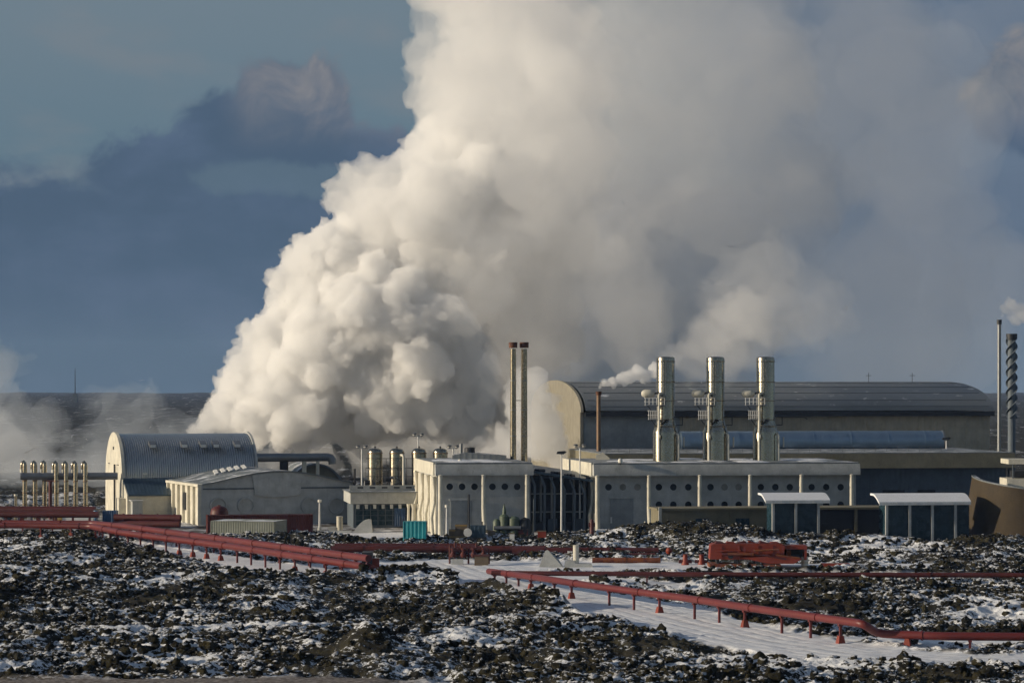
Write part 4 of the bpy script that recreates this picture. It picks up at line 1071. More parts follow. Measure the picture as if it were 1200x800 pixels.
def scrubbers():
    proto = None
    labs = ('leftmost of the three big steel scrubber towers on the long white building', 'middle of the three big steel scrubber towers on the long white building', 'rightmost of the three big steel scrubber towers on the long white building')
    for k, px in enumerate((780, 838.3, 897)):
        d = 440+k*.6; c = loc(px, d)
        if proto:
            o = tree_copy(proto); o.location = c; o['label'] = labs[k]; continue
        o = proto = empty('scrubber_tower', labs[0], 'tower', c, 0, 'scrubber towers on the roof')
        z = lambda r: zz(r, d); X = lambda p: mpx(p-780, d)
        MB().lathe([(1.92, 2), (1.92, z(507)), (1.85, z(504.5)), (1.62, z(499)), (1.42, z(494)), (1.38, z(492)), (1.38, z(420.5)), (1.33, z(419)), (1.1, z(418)), (.05, z(417.6))], (0, 0, 0), 40).build('shell', M['steel'], o)
        m = MB()
        for r in (424, 500, 492, 470, 448): m.lathe([((1.7 if r == 500 else 1.42)+.02, z(r)), ((1.7 if r == 500 else 1.42)+.04, z(r)+.14)], (0, 0, 0), 40)
        m.each('hoop', M['steel'], o)
        # drum on a bracket at the left
        dr = MB(); n = 14
        pts = [(X(751), 0, z(461))]; rr = [.03]
        for i, (p, q) in enumerate(((751.5, .3), (753, .5), (756, .62), (762, .62), (765, .5), (766.5, .3))): pts.append((X(p), 0, z(461))); rr.append(q)
        pts = [(x, -.9, zq) for x, _, zq in pts]
        dr.tube(pts, rr, 18); o2 = dr.build('drum', M['cream'], o)
        MB().tube([(X(766), -.9, z(461)), (X(771), -1.2, z(459.5)), (X(775), -1.2, z(464))], .16, 8).build('drum_pipe', M['dark'], o2)
        def deck(p0, p1, rt, rb, nm):
            q = MB().box(X(p0), X(p1), -1.9, .6, z(rb), z(rb)+.12).build(nm, M['pipegrey'], o)
            m = MB()
            for r in (rt, (rt+rb)/2):
                m.tube([(X(p0), -1.85, z(r)), (X(p1), -1.85, z(r))], .045, 6); m.tube([(X(p0), -1.85, z(r)), (X(p0), .5, z(r))], .045, 6)
            for i in range(6): x = X(p0)+(X(p1)-X(p0))*i/5; m.tube([(x, -1.85, z(rb)), (x, -1.85, z(rt))], .045, 6)
            m.build('railing', M['white'], q)
            MB().tube([(X(p0)+.4, -.6, z(rb)), (X(p0)+1.4, -.6, z(rb)-1.3)], .07, 6).build('bracket', M['dark'], q)
        deck(755.5, 778, 466, 475, 'platform'); deck(759.5, 770, 481, 491.5, 'lower_platform')
        MB().tube([(X(771.5), -1.75, z(539)), (X(771.5), -1.75, z(463)), (X(772.5), -1.6, z(461.5)), (X(776), -1.2, z(461))], .2, 12).build('riser_pipe', M['cream'], o)
        MB().tube([(X(794.5), -1.5, z(539)), (X(794.5), -1.5, z(511)), (X(793.7), -1.4, z(508.5)), (X(790), -.8, z(507))], .16, 12).build('drain_pipe', M['cream'], o)
        MB().tube([(X(801.5), .4, z(524)), (X(801.5), .4, z(512))], .12, 10).build('vent_pipe', M['cream'], o)
        MB().tube([(X(774), -1.5, z(497)), (X(778), -2.0, z(492)), (X(783), -1.9, z(493))], .12, 8).build('hose', M['dark'], o)
        MB().tube([(X(771), -1.9, z(512)), (X(773), -1.9, z(512))], .4, 12).build('valve', M['cream'], o)
        m = MB()
        for i in (-1, 1): m.tube([(X(778)+i*.2, -1.55, z(475)), (X(778)+i*.2, -1.55, z(422))], .035, 5)
        for i in range(44): m.tube([(X(778)-.2, -1.55, z(475)+i*.155), (X(778)+.2, -1.55, z(475)+i*.155)], .02, 4)
        m.build('ladder', M['pipegrey'], o)
        m = MB().tube([(X(790), .6, z(488)), (X(826), .9, z(489)), (X(830), .9, z(491))], .07, 6)
        m.tube([(X(792), .6, z(498)), (X(800), .6, z(498)), (X(800), .6, z(489))], .09, 6)
        m.build('cross_pipe', M['dark'], o)
scrubbers()

def roof_things():
    d = 446
    c = loc(689, d); z0 = B2[2]
    o = empty('roof_cowl', 'small cream cowl on the left end of the long roof', 'vent', (loc(705, 448).x, 448, z0+.2))
    MB().prism([(-.9, 0), (-.9, .7), (.2, 1.1), (1.2, .3), (1.2, 0)], -.6, .6, 'y').build('hood', M['cream'], o)
    MB().box(-1.0, 1.3, -.7, .7, -.2, -.003).build('base', M['roofgrey'], o)
    o = empty('roof_lamp', 'round bright lamp on the roof edge left of the scrubber towers', 'lamp', (loc(727, 427).x, 427.5, z0+.2))
    MB().lathe([(.05, -.02), (.3, .1), (.36, .38), (.25, .65), (.03, .75)], (0, 0, 0), 16).build('globe', M['lens'], o)
    MB().tube([(0, 0, -.2), (0, 0, .0)], .14, 8).build('stem', M['dark'], o)
    o = empty('roof_lamp', 'round bright lamp on the shorter building beside the twin stacks', 'lamp', (loc(539, 432).x, 432, z0+.1))
    MB().lathe([(.05, -.02), (.3, .1), (.34, .35), (.22, .55), (.03, .62)], (0, 0, 0), 16).build('globe', M['lens'], o)
    MB().tube([(0, 0, -.1), (0, 0, .0)], .14, 8).build('stem', M['dark'], o)
    o = empty('roof_cabin', 'small grey penthouse with dark fan cowl on the shorter white building', 'penthouse', (loc(530, 440).x, 440, z0+.2))
    MB().prism([(0, 0), (0, .9), (2.2, 1.3), (8.2, .75), (8.2, 0)], 0, 6, 'y').build('housing', M['roofgrey'], o)
    MB().lathe([(.8, 1.2), (.8, 2.0), (.55, 2.05)], (2.6, 2, 0), 16).build('fan_cowl', M['dark'], o)
    MB().lathe([(.25, .8), (.25, 2.6)], (1.3, 2, 0), 10).build('flue', M['pipegrey'], o)
    # railing on long roof
    a = loc(711, 458); b = loc(1103, 470); L = b-a
    o = empty('roof_railing', 'thin handrail along the back of the long white roof', 'railing', (a.x, a.y, 10.9))
    m = MB()
    for z in (.6, 1.1): m.tube([(0, 0, z), (L.x, L.y, z)], .03, 5)
    for k in range(31): m.tube([(L.x*k/30, L.y*k/30, -.3), (L.x*k/30, L.y*k/30, 1.1)], .03, 5)
    m.build('rails', M['pipegrey'], o)
roof_things()

# ---------------------------------------------------------------- lamps
def lamp(px, top, d, label, kind):
    c = loc(px, d); zt = zz(top, d)
    o = empty('street_lamp', label, 'street lamp', c, 0, 'lamp posts in the plant')
    MB().lathe([(.16, -1.0), (.15, 1.2), (.10, zt-.5)], (0, 0, 0), 12).build('pole', M['white'], o)
    if kind == 'single':
        MB().prism([(-.75, zt-.45), (-.6, zt-.1), (.5, zt), (.75, zt-.2), (.3, zt-.5)], -.3, .3, 'y').build('lamp_head', M['dark'], o)
    elif kind == 'double':
        MB().tube([(-.7, 0, zt-.55), (.7, 0, zt-.55)], .06, 8).build('cross_arm', M['white'], o)
        for s in (-1, 1):
            q = MB().lathe([(.12, zt-.55), (.34, zt-.3), (.36, zt-.1), (.2, zt)], (s*.62, 0, 0), 14).build('lamp_head', M['pipegrey'], o)
            MB().lathe([(.3, zt-.42), (.3, zt-.34)], (s*.62, -.1, 0), 12).build('lens', M['lens'], q)
    else:
        MB().lathe([(.1, zt-.5), (.28, zt-.4), (.28, zt-.05), (.1, zt)], (0, 0, 0), 12).build('lamp_head', M['lens'], o)
    MB().lathe([(.3, -1.0), (.3, .25), (.18, .3)], (0, 0, 0), 12).build('base', M['concrete'], o)
lamp(658, 528, 424, 'tall lamp post with a single dark head in front of the glazed link', 'single')
lamp(679.5, 520, 430, 'tall lamp post with two pale heads in front of the glazed link', 'double')
lamp(424, 521, 462, 'lamp post with two heads left of the separator tanks', 'double')
lamp(490, 507, 476, 'highest lamp post with two heads above the third separator tank', 'double')
lamp(531, 521, 474, 'lamp post with two heads behind the shorter white building', 'double')
lamp(1109, 512, 488, 'small lamp post at the right end of the fat duct', 'single')
lamp(374.5, 585, 440, 'short lamp post in front of the workshop', 'globe')
lamp(523.5, 591, 421, 'short lamp post beside the roller door', 'globe')
# ---------------------------------------------------------------- yard objects
def gz(x, y):
    return float(terrain(np.array([x]), np.array([y]))[0][0])

def container(name, label, px, row, w, dep, hgt, rz, mat, end=None, roofm=None):
    d = gd(row); c = loc(px, d)
    o = empty(name, label, 'container', (c.x, c.y, 0), R(rz), )
    MB().box(.05, w-.05, .05, dep-.05, .12, hgt-.05).build('body', M[mat], o)
    m = MB()
    for x in (0, w-.12):
        for y in (0, dep-.12): m.box(x, x+.12, y, y+.12, -.4, hgt)
    for y in (0, dep-.12): m.box(.12, w-.12, y, y+.12, hgt-.14, hgt-.002); m.box(.12, w-.12, y, y+.12, .0, .14)
    for x in (0, w-.12): m.box(x, x+.12, .12, dep-.12, hgt-.14, hgt-.002); m.box(x, x+.12, .12, dep-.12, 0, .14)
    m.build('frame', M[roofm or mat], o)
    if end:
        e = MB().box(-.06, .045, .14, dep-.14, .16, hgt-.16).build('end_doors', M[end], o)
        m = MB()
        for y in (.5, dep/2-.2, dep/2+.2, dep-.5): m.tube([(-.09, y, .2), (-.09, y, hgt-.2)], .03, 6)
        m.build('locking_bars', M['pipegrey'], e)
    return o
container('shipping_container', 'long red shipping container behind the grey green one', 243, 625, 15.6, 2.5, 2.7, 10, 'redbox', roofm='redbox')
container('shipping_container', 'grey green shipping container with its sunlit end coloured pale and snow on top', 247, 629, 9.6, 6.0, 2.35, -13, 'greybox', 'cream')  # sun on the end doors is put into their pale colour
container('shipping_container', 'bright teal shipping container on the snowy yard', 472.3, 631, 3.25, 2.4, 2.45, -3, 'teal')
container('shipping_container', 'blue container at the foot of the arched hall', 120, 614, 2.2, 2.4, 2.1, 0, 'blue')
def low_wall_left():
    d = gd(613); a = loc(64, d)
    o = empty('white_bund', 'long white bund wall with a beige end below the vent stacks', 'wall', a)
    MB().box(1.2, 6.6, 0, 1.2, -.5, 1.25).build('wall_panel', M['white'], o)
    MB().box(0, 1.19, -.1, 1.3, -.5, 1.3).build('end_block', M['yellow'], o)
    MB().box(1.1, 6.7, -.05, 1.25, 1.254, 1.35).build('coping', M['concrete'], o)
    a = loc(-4, d)
    o = empty('concrete_ramp', 'pale sloping concrete ramp at the far left edge', 'ramp', a)
    MB().prism([(-8, -.5), (-8, 1.1), (.6, 1.1), (2.2, -.5)], 0, 1.5, 'y').build('slab', M['concrete'], o)
    MB().prism([(-8, 1.104), (-8, 1.25), (.55, 1.25), (.7, 1.104)], -.1, 1.6, 'y').build('coping', M['snow'], o)
    a = loc(15, gd(612))
    o = empty('grey_pipe', 'grey pipe lying on the ground left of the white bund', 'pipe', a)
    MB().tube([(-1.2, 0, .15), (0, 0, 1.1), (6, 0, 1.15)], .3, 10).build('pipe_run', M['pipegrey'], o)
    for x in (1, 3, 5): MB().box(x-.15, x+.15, -.2, .2, -.4, .87).build('support', M['concrete'], o)
    c = loc(112, gd(614))
    o = empty('blue_tank', 'small light blue tank left of the blue container', 'tank', c)
    MB().lathe([(.36, -.3), (.36, 2.0), (.3, 2.15), (.05, 2.2)], (0, 0, 0), 16).build('shell', paint('light_blue_paint', (.12, .28, .45), .5), o)
    for q in (-.25, .25): MB().tube([(q, -.4, -.3), (q, -.4, 1.0)], .06, 6).build('leg', M['dark'], o)
    # dull red skirt pipes in front of the lean-to
    a = loc(134, 452); b = loc(212, 450); L = b-a
    for k, (z, r) in enumerate(((1.25, .55), (.35, .5))):
        o = empty('skirt_pipe', ['upper dull red pipe along the foot of the lean-to', 'lower dull red pipe along the foot of the lean-to'][k], 'pipe', (a.x, a.y-k*1.1, 0))
        MB().tube([(0, 0, z), (L.x, L.y, z)], r, 14).build('pipe_run', M['darkred'], o)
        for q in range(4): MB().tube([(L.x*(q+.5)/4, 0, z), (L.x*(q+.5)/4+.2, 0, z)], r+.08, 14).build('flange', M['darkred'], o)
    c = loc(257, gd(624)+3)
    o = empty('red_half_tank', 'rounded red tank top showing behind the long red container', 'tank', c)
    MB().lathe([(1.35, -.3), (1.35, 2.9), (1.2, 3.4), (.8, 3.75), (.05, 3.9)], (0, 0, 0), 24).build('shell', M['darkred'], o); MB().lathe([(.25, 3.8), (.25, 4.0)], (0, 0, 0), 10).build('hatch', M['darkred'], o)
    c = loc(398, gd(621))
    o = empty('cream_cylinder', 'upright cream cylinder in front of the workshop corner', 'cylinder', c)
    MB().lathe([(.46, -.4), (.46, 1.95), (.5, 2.0), (.5, 2.1), (.05, 2.15)], (0, 0, 0), 20).build('shell', M['yellow'] if 0 else M['cream'], o)
    MB().box(-1.7, -.6, -.4, .6, -.3, .5).build('step', M['concrete'], o)
    # concrete quarter dome
    c = loc(414, gd(624))
    o = empty('concrete_fin', 'grey concrete quarter dome on the edge of the snowy yard', 'concrete fin', c)
    n = 14
    pts = [(-.2, -.4)]+[(2.8*(k/n), 1.95*math.sin(math.pi*.62*(k/n))**.8 if k else 0) for k in range(n)]+[(2.85, -.4)]
    MB().prism(pts, 0, 1.7, 'y').build('slab', M['concrete'], o)
    MB().box(-5.5, -.3, .2, 1.4, -.4, .3).build('kerb', M['concrete'], o)
low_wall_left()

def small_yard():
    def put(name, label, cat, px, row, z=0): return empty(name, label, cat, (*loc(px, gd(row)).xy, z))
    o = put('process_vessel', 'cluster vessel of grey green tanks with a pointed top before the shorter white building', 'vessel', 595, 628.5, .7)
    for x, r, h_ in ((-1.6, .55, 1.9), (-.5, .7, 2.6), (.9, .85, 2.3)): MB().lathe([(r, -1), (r, h_-.4), (r*.6, h_-.1), (.05, h_)], (x, 0, 0), 18).build('tank', M['green'], o)
    MB().lathe([(.3, 2.2), (.25, 3.3), (.02, 4.1)], (-.5, 0, 0), 10).build('spire', M['green'], o)
    MB().tube([(-2, -.8, .6), (1.9, -.8, .6)], .3, 10).build('manifold', M['pipegrey'], o)
    MB().lathe([(.9, -1), (1.0, .9), (.7, 1.8), (.05, 2.1)], (2.5, .2, 0), 16).build('dome', M['dark'], o)
    for px, row, w, hh, lab, mt in ((526, 630, .9, 1.2, 'smaller timber crate beside the short lamp post', 'wood'), (533.5, 630, 1.7, 1.9, 'larger timber crate left of the dark generator', 'wood')):
        o = put('crate', lab, 'crate', px, row)
        MB().box(0, w, 0, 1.2, -.2, hh).build('box', M[mt], o)
        m = MB()
        for z in (.1, hh-.2): m.box(-.04, w+.04, -.04, -.004, z, z+.13)
        m.build('battens', M['cream'] if 0 else M['yellow'], o)
    o = put('generator', 'dark blue generator with a round white drum at its left', 'generator', 551, 631)
    MB().box(0, 2.2, 0, 1.8, .2, 1.9).build('housing', M['darkblue'], o); MB().box(-.1, 2.3, -.1, 1.9, -.2, .197).build('skid', M['dark'], o)
    MB().tube([(-.35, -.3, .9), (-.35, .5, .9)], .6, 18).build('drum', M['white'], o); MB().tube([(1.7, .8, 1.9), (1.7, .8, 2.4)], .1, 8).build('exhaust', M['dark'], o)
    o = put('yellow_cabinet', 'dull yellow cabinet right of the tall lamp post', 'cabinet', 683.5, 622, .5)
    MB().box(0, .8, 0, .7, -.8, 1.0).build('housing', M['yellow'], o); MB().box(-.05, .85, -.05, .75, 1.004, 1.1).build('lid', M['dark'], o)
    o = put('red_marker_post', 'rusty red post standing in the lava before the long white building', 'post', 693.5, 631, .2)
    MB().lathe([(.32, -.6), (.3, 2.3), (.15, 2.6)], (0, 0, 0), 12).build('shaft', M['darkred'], o); MB().box(-.45, .45, -.2, .2, 1.5, 2.1).build('box', M['darkred'], o)
    o = put('blue_bin', 'pale blue bin on the snow right of the red post', 'bin', 700, 630, .3)
    MB().prism([(0, -.5), (-.1, .8), (1.6, .8), (1.5, -.5)], 0, 1.1, 'y').build('body', paint('pale_blue_plastic', (.16, .25, .4), .5), o); MB().box(-.15, 1.65, -.05, 1.15, .804, .9).build('lid', M['snow'], o)
    o = put('pale_bollard', 'small pale bollard on the dark mound below the long white building', 'bollard', 756, 626, 1.4)
    MB().lathe([(.2, -1), (.17, .4), (.05, .55)], (0, 0, 0), 10).build('post', M['cream'], o)
    # orange blocks
    for i, (px, row, s, lab) in enumerate(((576, 629, .5, 'orange brown block nearest the generator'), (635, 630, .6, 'orange brown block left of the tall lamp post'), (600, 631, .35, 'small white canister before the grey green vessel'), (629, 629, .35, 'small white box at the foot of the glazed link'), (613, 628.5, .7, 'red cabinet at the foot of the pilaster by the glazed link'))):
        o = put('yard_block', lab, 'block', px, row, .35)
        MB().box(-s, s, -s, s, -.8, s).build('body', M[('wood', 'orange', 'white', 'white', 'darkred')[i]], o)
        MB().box(-s*1.06, s*1.06, -s*1.06, s*1.06, s+.003, s+.08).build('lid', M['wood'], o)
    # dark red low pipe line and pipes on the ground
    def lowpipe(px0, px1, row, z, r, lab, mt, d=None, name='low_pipe'):
        d = d or gd(row); a = loc(px0, d); b = loc(px1, d); L = b-a
        o = empty(name, lab, 'pipe', (a.x, a.y, 0))
        MB().tube([(0, 0, z), (L.x, L.y, z)], r, 14).build('pipe_run', M[mt], o)
        n = max(2, int(L.x/5))
        for k in range(n):
            x = L.x*(k+.5)/n
            MB().box(x-.12, x+.12, -r*.8, r*.8, -.9, z-r+.03).build('support', M[mt], o)
        m = MB()
        for k in range(int(L.x/9)+1): x = min(L.x-.2, 4+k*9); m.tube([(x, 0, z), (x+.15, 0, z)], r+.06, 14)
        m.each('flange', M[mt], o)
    lowpipe(388, 640, 650, .75, .45, 'red pipe in shade tone crossing the lava in front of the teal container', 'darkred')  # pipe lies in shadow, its shade is put into the darker red
    lowpipe(392, 560, 646, .75, .35, 'thinner dull red pipe just behind the one crossing the lava', 'darkred')
    lowpipe(600, 690, 652, .7, .5, 'dull red pipe behind the leaning concrete block', 'darkred')
    for i, (a, b, row, z, r) in enumerate(((676, 772, 652, .75, .42), (672, 768, 655, .45, .36), (694, 774, 659, .3, .34))):
        lowpipe(a, b, row, z, r, ('rearmost rusty pipe length in the stack left of the red tank body', 'middle rusty pipe length in the stack left of the red tank body', 'front orange rusted pipe length beside the snowy track')[i], ('darkred', 'darkred', 'rustsheet')[i], name='stored_pipe')
    o = put('mooring_buoy', 'round orange float at the right end of the rusty pipes', 'float', 784, 653, .85)
    MB().lathe([(.03, -.45), (.3, -.36), (.45, 0), (.3, .36), (.03, .45)], (0, 0, 0), 18).build('ball', M['orange'], o); MB().tube([(0, 0, -1.2), (0, 0, -.4)], .08, 6).build('stem', M['dark'], o)
    for px, lab in ((803, 'orange red valve body on the snow left of the red tank body'), (822, 'smaller orange valve body touching the red tank body')):
        o = put('loose_valve', lab, 'valve', px, 661, .25)
        MB().lathe([(.5, -.3), (.35, .2), (.25, .9), (.4, 1.0)], (0, 0, 0), 12).build('body', M['orange'], o); MB().tube([(-.8, 0, .1), (.8, 0, .1)], .22, 10).build('flange', M['darkred'], o)
    # big red tank body on a skid
    d = gd(664); c = loc(832, d); k = d/F
    o = empty('red_skid_unit', 'big orange red steel skid unit lying on the snow', 'skid unit', c)
    X = lambda p: (p-832)*k; Z = lambda r: max(-.3, zz(r, d))
    MB().prism([(X(832), Z(655)), (X(833), Z(639)), (X(836), Z(637)), (X(915), Z(636.5)), (X(920), Z(640)), (X(918), Z(652)), (X(905), Z(656))], 0, 3.2, 'y').build('hull', M['orange'], o)
    MB().prism([(X(868), Z(653)), (X(915), Z(651)), (X(940), Z(654)), (X(930), Z(660)), (X(900), Z(660))], -.4, 3.0, 'y').build('wedge', M['orange'], o)
    MB().prism([(X(831), Z(664)), (X(831), Z(660)), (X(915), Z(661)), (X(915), Z(665))], -.5, 3.4, 'y').build('base_beam', M['rustsheet'], o)
    MB().box(X(918.5), X(946), .3, 2.9, Z(643.5), Z(639)).build('arm', M['orange'], o)
    MB().box(X(917), X(919.5), .2, 3.0, Z(656), Z(638)).box(X(943), X(946), .4, 2.8, Z(656), Z(643)).build('frame_post', M['orange'], o)
    MB().box(X(922), X(927.5), .5, 1.5, Z(651), Z(644.5)).build('inner_box', M['rustsheet'], o)
    MB().box(X(921), X(942), 1.6, 2.6, Z(657), Z(643.6)).build('inner_plate', M['dark'], o)
    rnd = random.Random(6)
    for i in range(9):
        p = 836+i*9+rnd.uniform(-3, 3); l = rnd.uniform(14, 34); r0 = rnd.uniform(639, 652)
        MB().tube([(X(p), -.2-.1*(i % 3), Z(r0)), (X(min(p+l, 938)), -.22-.1*(i % 3), Z(r0+rnd.uniform(-2, 4)))], rnd.uniform(.1, .22), 8).build('loose_beam', M[('orange', 'darkred', 'rustsheet')[i % 3]], o)
    for i in range(6):
        p = 838+i*13; MB().prism([(X(p), Z(637)), (X(p+2), Z(637)+rnd.uniform(.1, .45)), (X(p+10), Z(637)+rnd.uniform(.0, .3)), (X(p+11), Z(637))], .4+.3*i % 1, 2.4, 'y').build('top_plate', M['orange' if i % 2 else 'darkred'], o)
    MB().tube([(X(856), -.25, Z(651)), (X(856), .2, Z(651))], .34, 14).build('hatch', M['dark'], o)
    for p in (840, 862, 884): MB().box(X(p), X(p+3), .1, 3.1, Z(660.5), Z(655)).build('foot', M['dark'], o)
    m = MB()
    for p in (845, 866, 888, 905): m.box(X(p), X(p)+.1, -.07, -.004, Z(654), Z(638.5))
    m.each('rib', M['orange'], o)
    o = put('cream_drum', 'cream drum standing at the right end of the red skid unit', 'drum', 943, 663)
    MB().lathe([(.42, -.2), (.42, 1.15), (.05, 1.2)], (0, 0, 0), 18).build('shell', M['cream'], o)
    MB().lathe([(.45, .4), (.45, .48)], (0, 0, 0), 18).build('hoop', M['yellow'], o)
    o = put('dark_slab', 'dark steel slab lying on the snow before the red skid unit', 'slab', 892, 669)
    MB().prism([(0, -.2), (.3, .45), (5.2, .5), (5.6, -.2)], 0, 1.6, 'y').build('plate', M['dark'], o)
    for x in (1.0, 2.3, 3.5): MB().tube([(x, -.1, .2), (x, .1, .2)], .17, 10).build('roller', M['dark'], o)
    o = put('red_trough', 'low red trough lying right of the cream drum', 'trough', 966, 666)
    MB().prism([(0, -.1), (-.3, .6), (3.0, .6), (3.3, -.1)], 0, 1.4, 'y').build('body', M['orange'], o); MB().box(3.2, 4.6, .1, 1.2, -.1, .45).build('end_box', M['dark'], o)
    # concrete block, pillar and base
    o = put('concrete_block', 'grey leaning concrete block beside the snowy track', 'block', 631, 664)
    k = gd(664)/F
    m = MB(); m.add([(0, 0, -.2), (30*k, 0, -.2), (30*k, 2.2, -.2), (3*k, 2.2, -.2), (8*k, .3, 19*k), (11*k, .2, 20*k), (25*k, 1.4, 7*k), (9*k, 1.8, 18*k)],
                    [(0, 1, 2, 3), (0, 4, 5, 1), (1, 5, 6, 2), (2, 6, 7, 3), (3, 7, 4, 0), (4, 7, 6, 5)]); m.build('block', M['concrete'], o)
    MB().box(2*k, 28*k, -.06, -.003, -.2, .15).build('footing', M['concrete'], o)
    o = put('concrete_pillar', 'short pale concrete pillar on a low base right of the concrete block', 'pillar', 661, 664)
    MB().prism([(0, -.2), (.2, .7), (1.2, .8), (1.4, .4), (3.3, .35), (3.6, -.2)], 0, 1.6, 'y').build('base', M['concrete'], o)
    MB().lathe([(.36, .3), (.36, 2.55), (.4, 2.6), (.05, 2.65)], (1.45, .5, 0), 16).build('column', M['cream'], o)
    o = put('brown_box', 'dark brown box beside the red valve frame', 'box', 556, 662)
    MB().box(0, 1.7, 0, 1.4, -.2, 1.1).build('body', M['wood'], o); MB().box(-.1, 1.8, -.1, 1.5, 1.104, 1.25).build('lid', M['darkred'], o)
    d = gd(660); c = loc(527, d)
    o = empty('valve_frame', 'dull red pipe frame with uprights and valves at the bend of the snowy track', 'valve frame', c)
    k = d/F; m = MB()
    for p, h_ in ((0, 2.2), (6, 2.6), (13, 2.4), (22, 1.9), (31, 2.5), (38, 2.3), (46, 1.8)): m.tube([(p*k, 0, -.3), (p*k, 0, h_)], .12, 8)
    for z in (1.0, 1.9): m.tube([(0, 0, z), (46*k, 0, z)], .14, 8)
    m.build('frame', M['darkred'], o)
    for p in (4, 16, 28, 40): MB().lathe([(.35, .8), (.42, 1.1), (.2, 1.5), (.35, 1.9), (.05, 2.0)], (p*k, -.3, 0), 12).build('valve', M['darkred'], o)
    MB().box(2*k, 16*k, -1.2, -.4, -.1, .6).build('cabinet', M['cladding_plain'], o)
small_yard()

# ---------------------------------------------------------------- red pipelines on supports
def pipeline(label, pts, r, mat, every=4.6, foot=None, bands=2, rest=0.0):
    """pts: (px, row of the pipe's axis, height of the axis above ground)"""
    P3 = []
    for px, row, z in pts:
        d = (HC-z)*F/(row-YH); P3.append(Vector(((px-600)/F*d, d, z)))
    o = empty('pipeline', label, 'pipeline', (P3[0].x, P3[0].y, 0))
    O = Vector((P3[0].x, P3[0].y, 0)); Q = [p-O for p in P3]
    # round the elbows off
    S = [Q[0]]
    for a, b, c in zip(Q[:-2], Q[1:-1], Q[2:]):
        e = min(1.1, (b-a).length*.4, (c-b).length*.4)
        p0 = b+(a-b).normalized()*e; p1 = b+(c-b).normalized()*e
        for k in range(6): t = k/5; S.append(p0*(1-t)**2+b*2*t*(1-t)+p1*t*t)
    S.append(Q[-1])
    MB().tube(S, r, 18).build('pipe_run', M[mat], o)
    run = 0; nb = 0; mb = MB(); last = 0
    for a, b in zip(Q[:-1], Q[1:]):
        L = (b-a).length; dirv = (b-a)/L; n = int(L/every)
        for k in range(n):
            c = a+dirv*(every*(k+.5))
            nb += 1
            if nb % bands == 0: mb.tube([c+dirv*1.2, c+dirv*1.34], r+.07, 18)
            if c.z < .9 and c.z-r < .3: continue
            side = Vector((-dirv.y, dirv.x, 0)).normalized()
            g = gz(O.x+c.x, O.y+c.y)
            q = MB(); s = .14
            w = r*.6
            A = [c+side*w*i+dirv*s*j for i, j in ((-1, -1), (1, -1), (1, 1), (-1, 1))]
            zt = c.z-r*.72
            B = [c+side*.1*i+dirv*.09*j for i, j in ((-1, -1), (1, -1), (1, 1), (-1, 1))]
            q.add([(p.x, p.y, zt-.22) for p in A]+[(p.x, p.y, zt) for p in A], [(0, 1, 2, 3), (4, 7, 6, 5), (0, 4, 5, 1), (1, 5, 6, 2), (2, 6, 7, 3), (3, 7, 4, 0)])
            q.add([(p.x, p.y, g-.6) for p in B]+[(p.x, p.y, zt-.22) for p in B], [(0, 1, 2, 3), (4, 7, 6, 5), (0, 4, 5, 1), (1, 5, 6, 2), (2, 6, 7, 3), (3, 7, 4, 0)])
            sp = q.build('support', M[mat], o)
            if foot and foot(k, n):
                f_ = [c+side*.42*i+dirv*.38*j for i, j in ((-1, -1), (1, -1), (1, 1), (-1, 1))]
                MB().add([(p.x, p.y, g-.5) for p in f_]+[((p.x+c.x)/2, (p.y+c.y)/2, max(g+.5, .6)) for p in f_], [(0, 1, 2, 3), (4, 7, 6, 5), (0, 4, 5, 1), (1, 5, 6, 2), (2, 6, 7, 3), (3, 7, 4, 0)]).build('footing', M['orange'], sp)
    mb.each('band', M[mat], o)
    return o
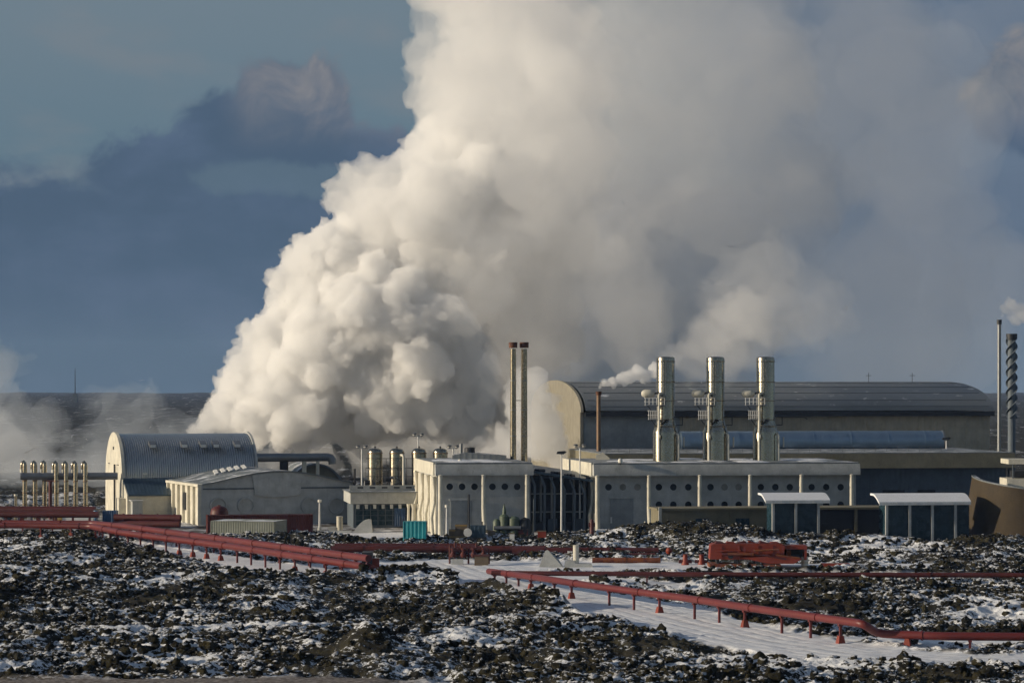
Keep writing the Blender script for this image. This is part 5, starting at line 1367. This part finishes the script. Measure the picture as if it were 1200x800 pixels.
pipeline('front red pipe of the pair descending from the left, ending at the dark box', [(-60, 615, 1.9), (30, 615.5, 1.9), (108, 616.5, 1.9), (143, 624, 1.9), (270, 640, 1.9), (424, 663, 1.7)], .42, 'red', foot=lambda k, n: k > n-5)
pipeline('rear red pipe of the pair descending from the left, nearer the containers', [(-60, 612, 1.7), (110, 613, 1.8), (146, 616.5, 1.9), (270, 632.5, 1.9), (432, 654, 1.8)], .42, 'red')
pipeline('short red pipe length running into the ground right of the pipe pair', [(428, 662, 1.4), (434, 665, 1.1), (448, 672, .5), (500, 674, .45)], .45, 'darkred')
pipeline('straight dull red pipe running right beside the snowy track', [(576, 671, 1.0), (700, 672, 1.0), (900, 673, 1.0), (1165, 673.5, 1.0), (1260, 674, 1.0)], .27, 'darkred', every=11)
pipeline('bright red pipe slanting right over the lava to an elbow beside the road', [(573, 669, .8), (640, 678, 1.5), (700, 687, 1.7), (800, 700, 1.75), (900, 715, 1.8), (1012, 730.5, 1.9), (1028, 742, .95), (1100, 745, .9), (1260, 746, .9)], .35, 'red', every=5.2, foot=lambda k, n: k == n-1)
def end_box():
    d = gd(670); c = loc(424, d)
    o = empty('pipe_end_box', 'dark steel box closing the right end of the descending red pipes', 'junction box', c)
    MB().box(0, 1.2, 0, 3.0, -.3, 2.3).build('housing', M['dark'], o); MB().box(1.2, 2.0, .2, 1.2, .4, 1.6).build('flange_box', M['orange'], o)
    # pipe joints lying brown on the slanting pipe
end_box()
def far_mast():
    d = 2600; c = loc(88, d)
    o = empty('distant_mast', 'thin mast on the far horizon at left', 'mast', c)
    z0 = zz(456, d); zt = zz(431, d); m = MB()
    MB().lathe([(.5, z0-10), (.35, z0+10), (.18, zt)], (0, 0, 0), 6).build('lattice', M['dark'], o)
    MB().box(-2, 2, -2, 2, z0-12, z0-4).build('base_hut', M['bluegrey'], o)
far_mast()
# ---------------------------------------------------------------- air
def haze():
    x, y0, y1, z0, z1 = 7600, -7600, 7600, -12.0, 130.0
    m = volume_mat('haze_air', 0.000045, color=(.34, .54, 1.0), aniso=0.0, absorb=(1, 1, 1))
    return MB().box(-x, x, y0, y1, z0, z1).build('haze', m, kind='stuff')
haze()
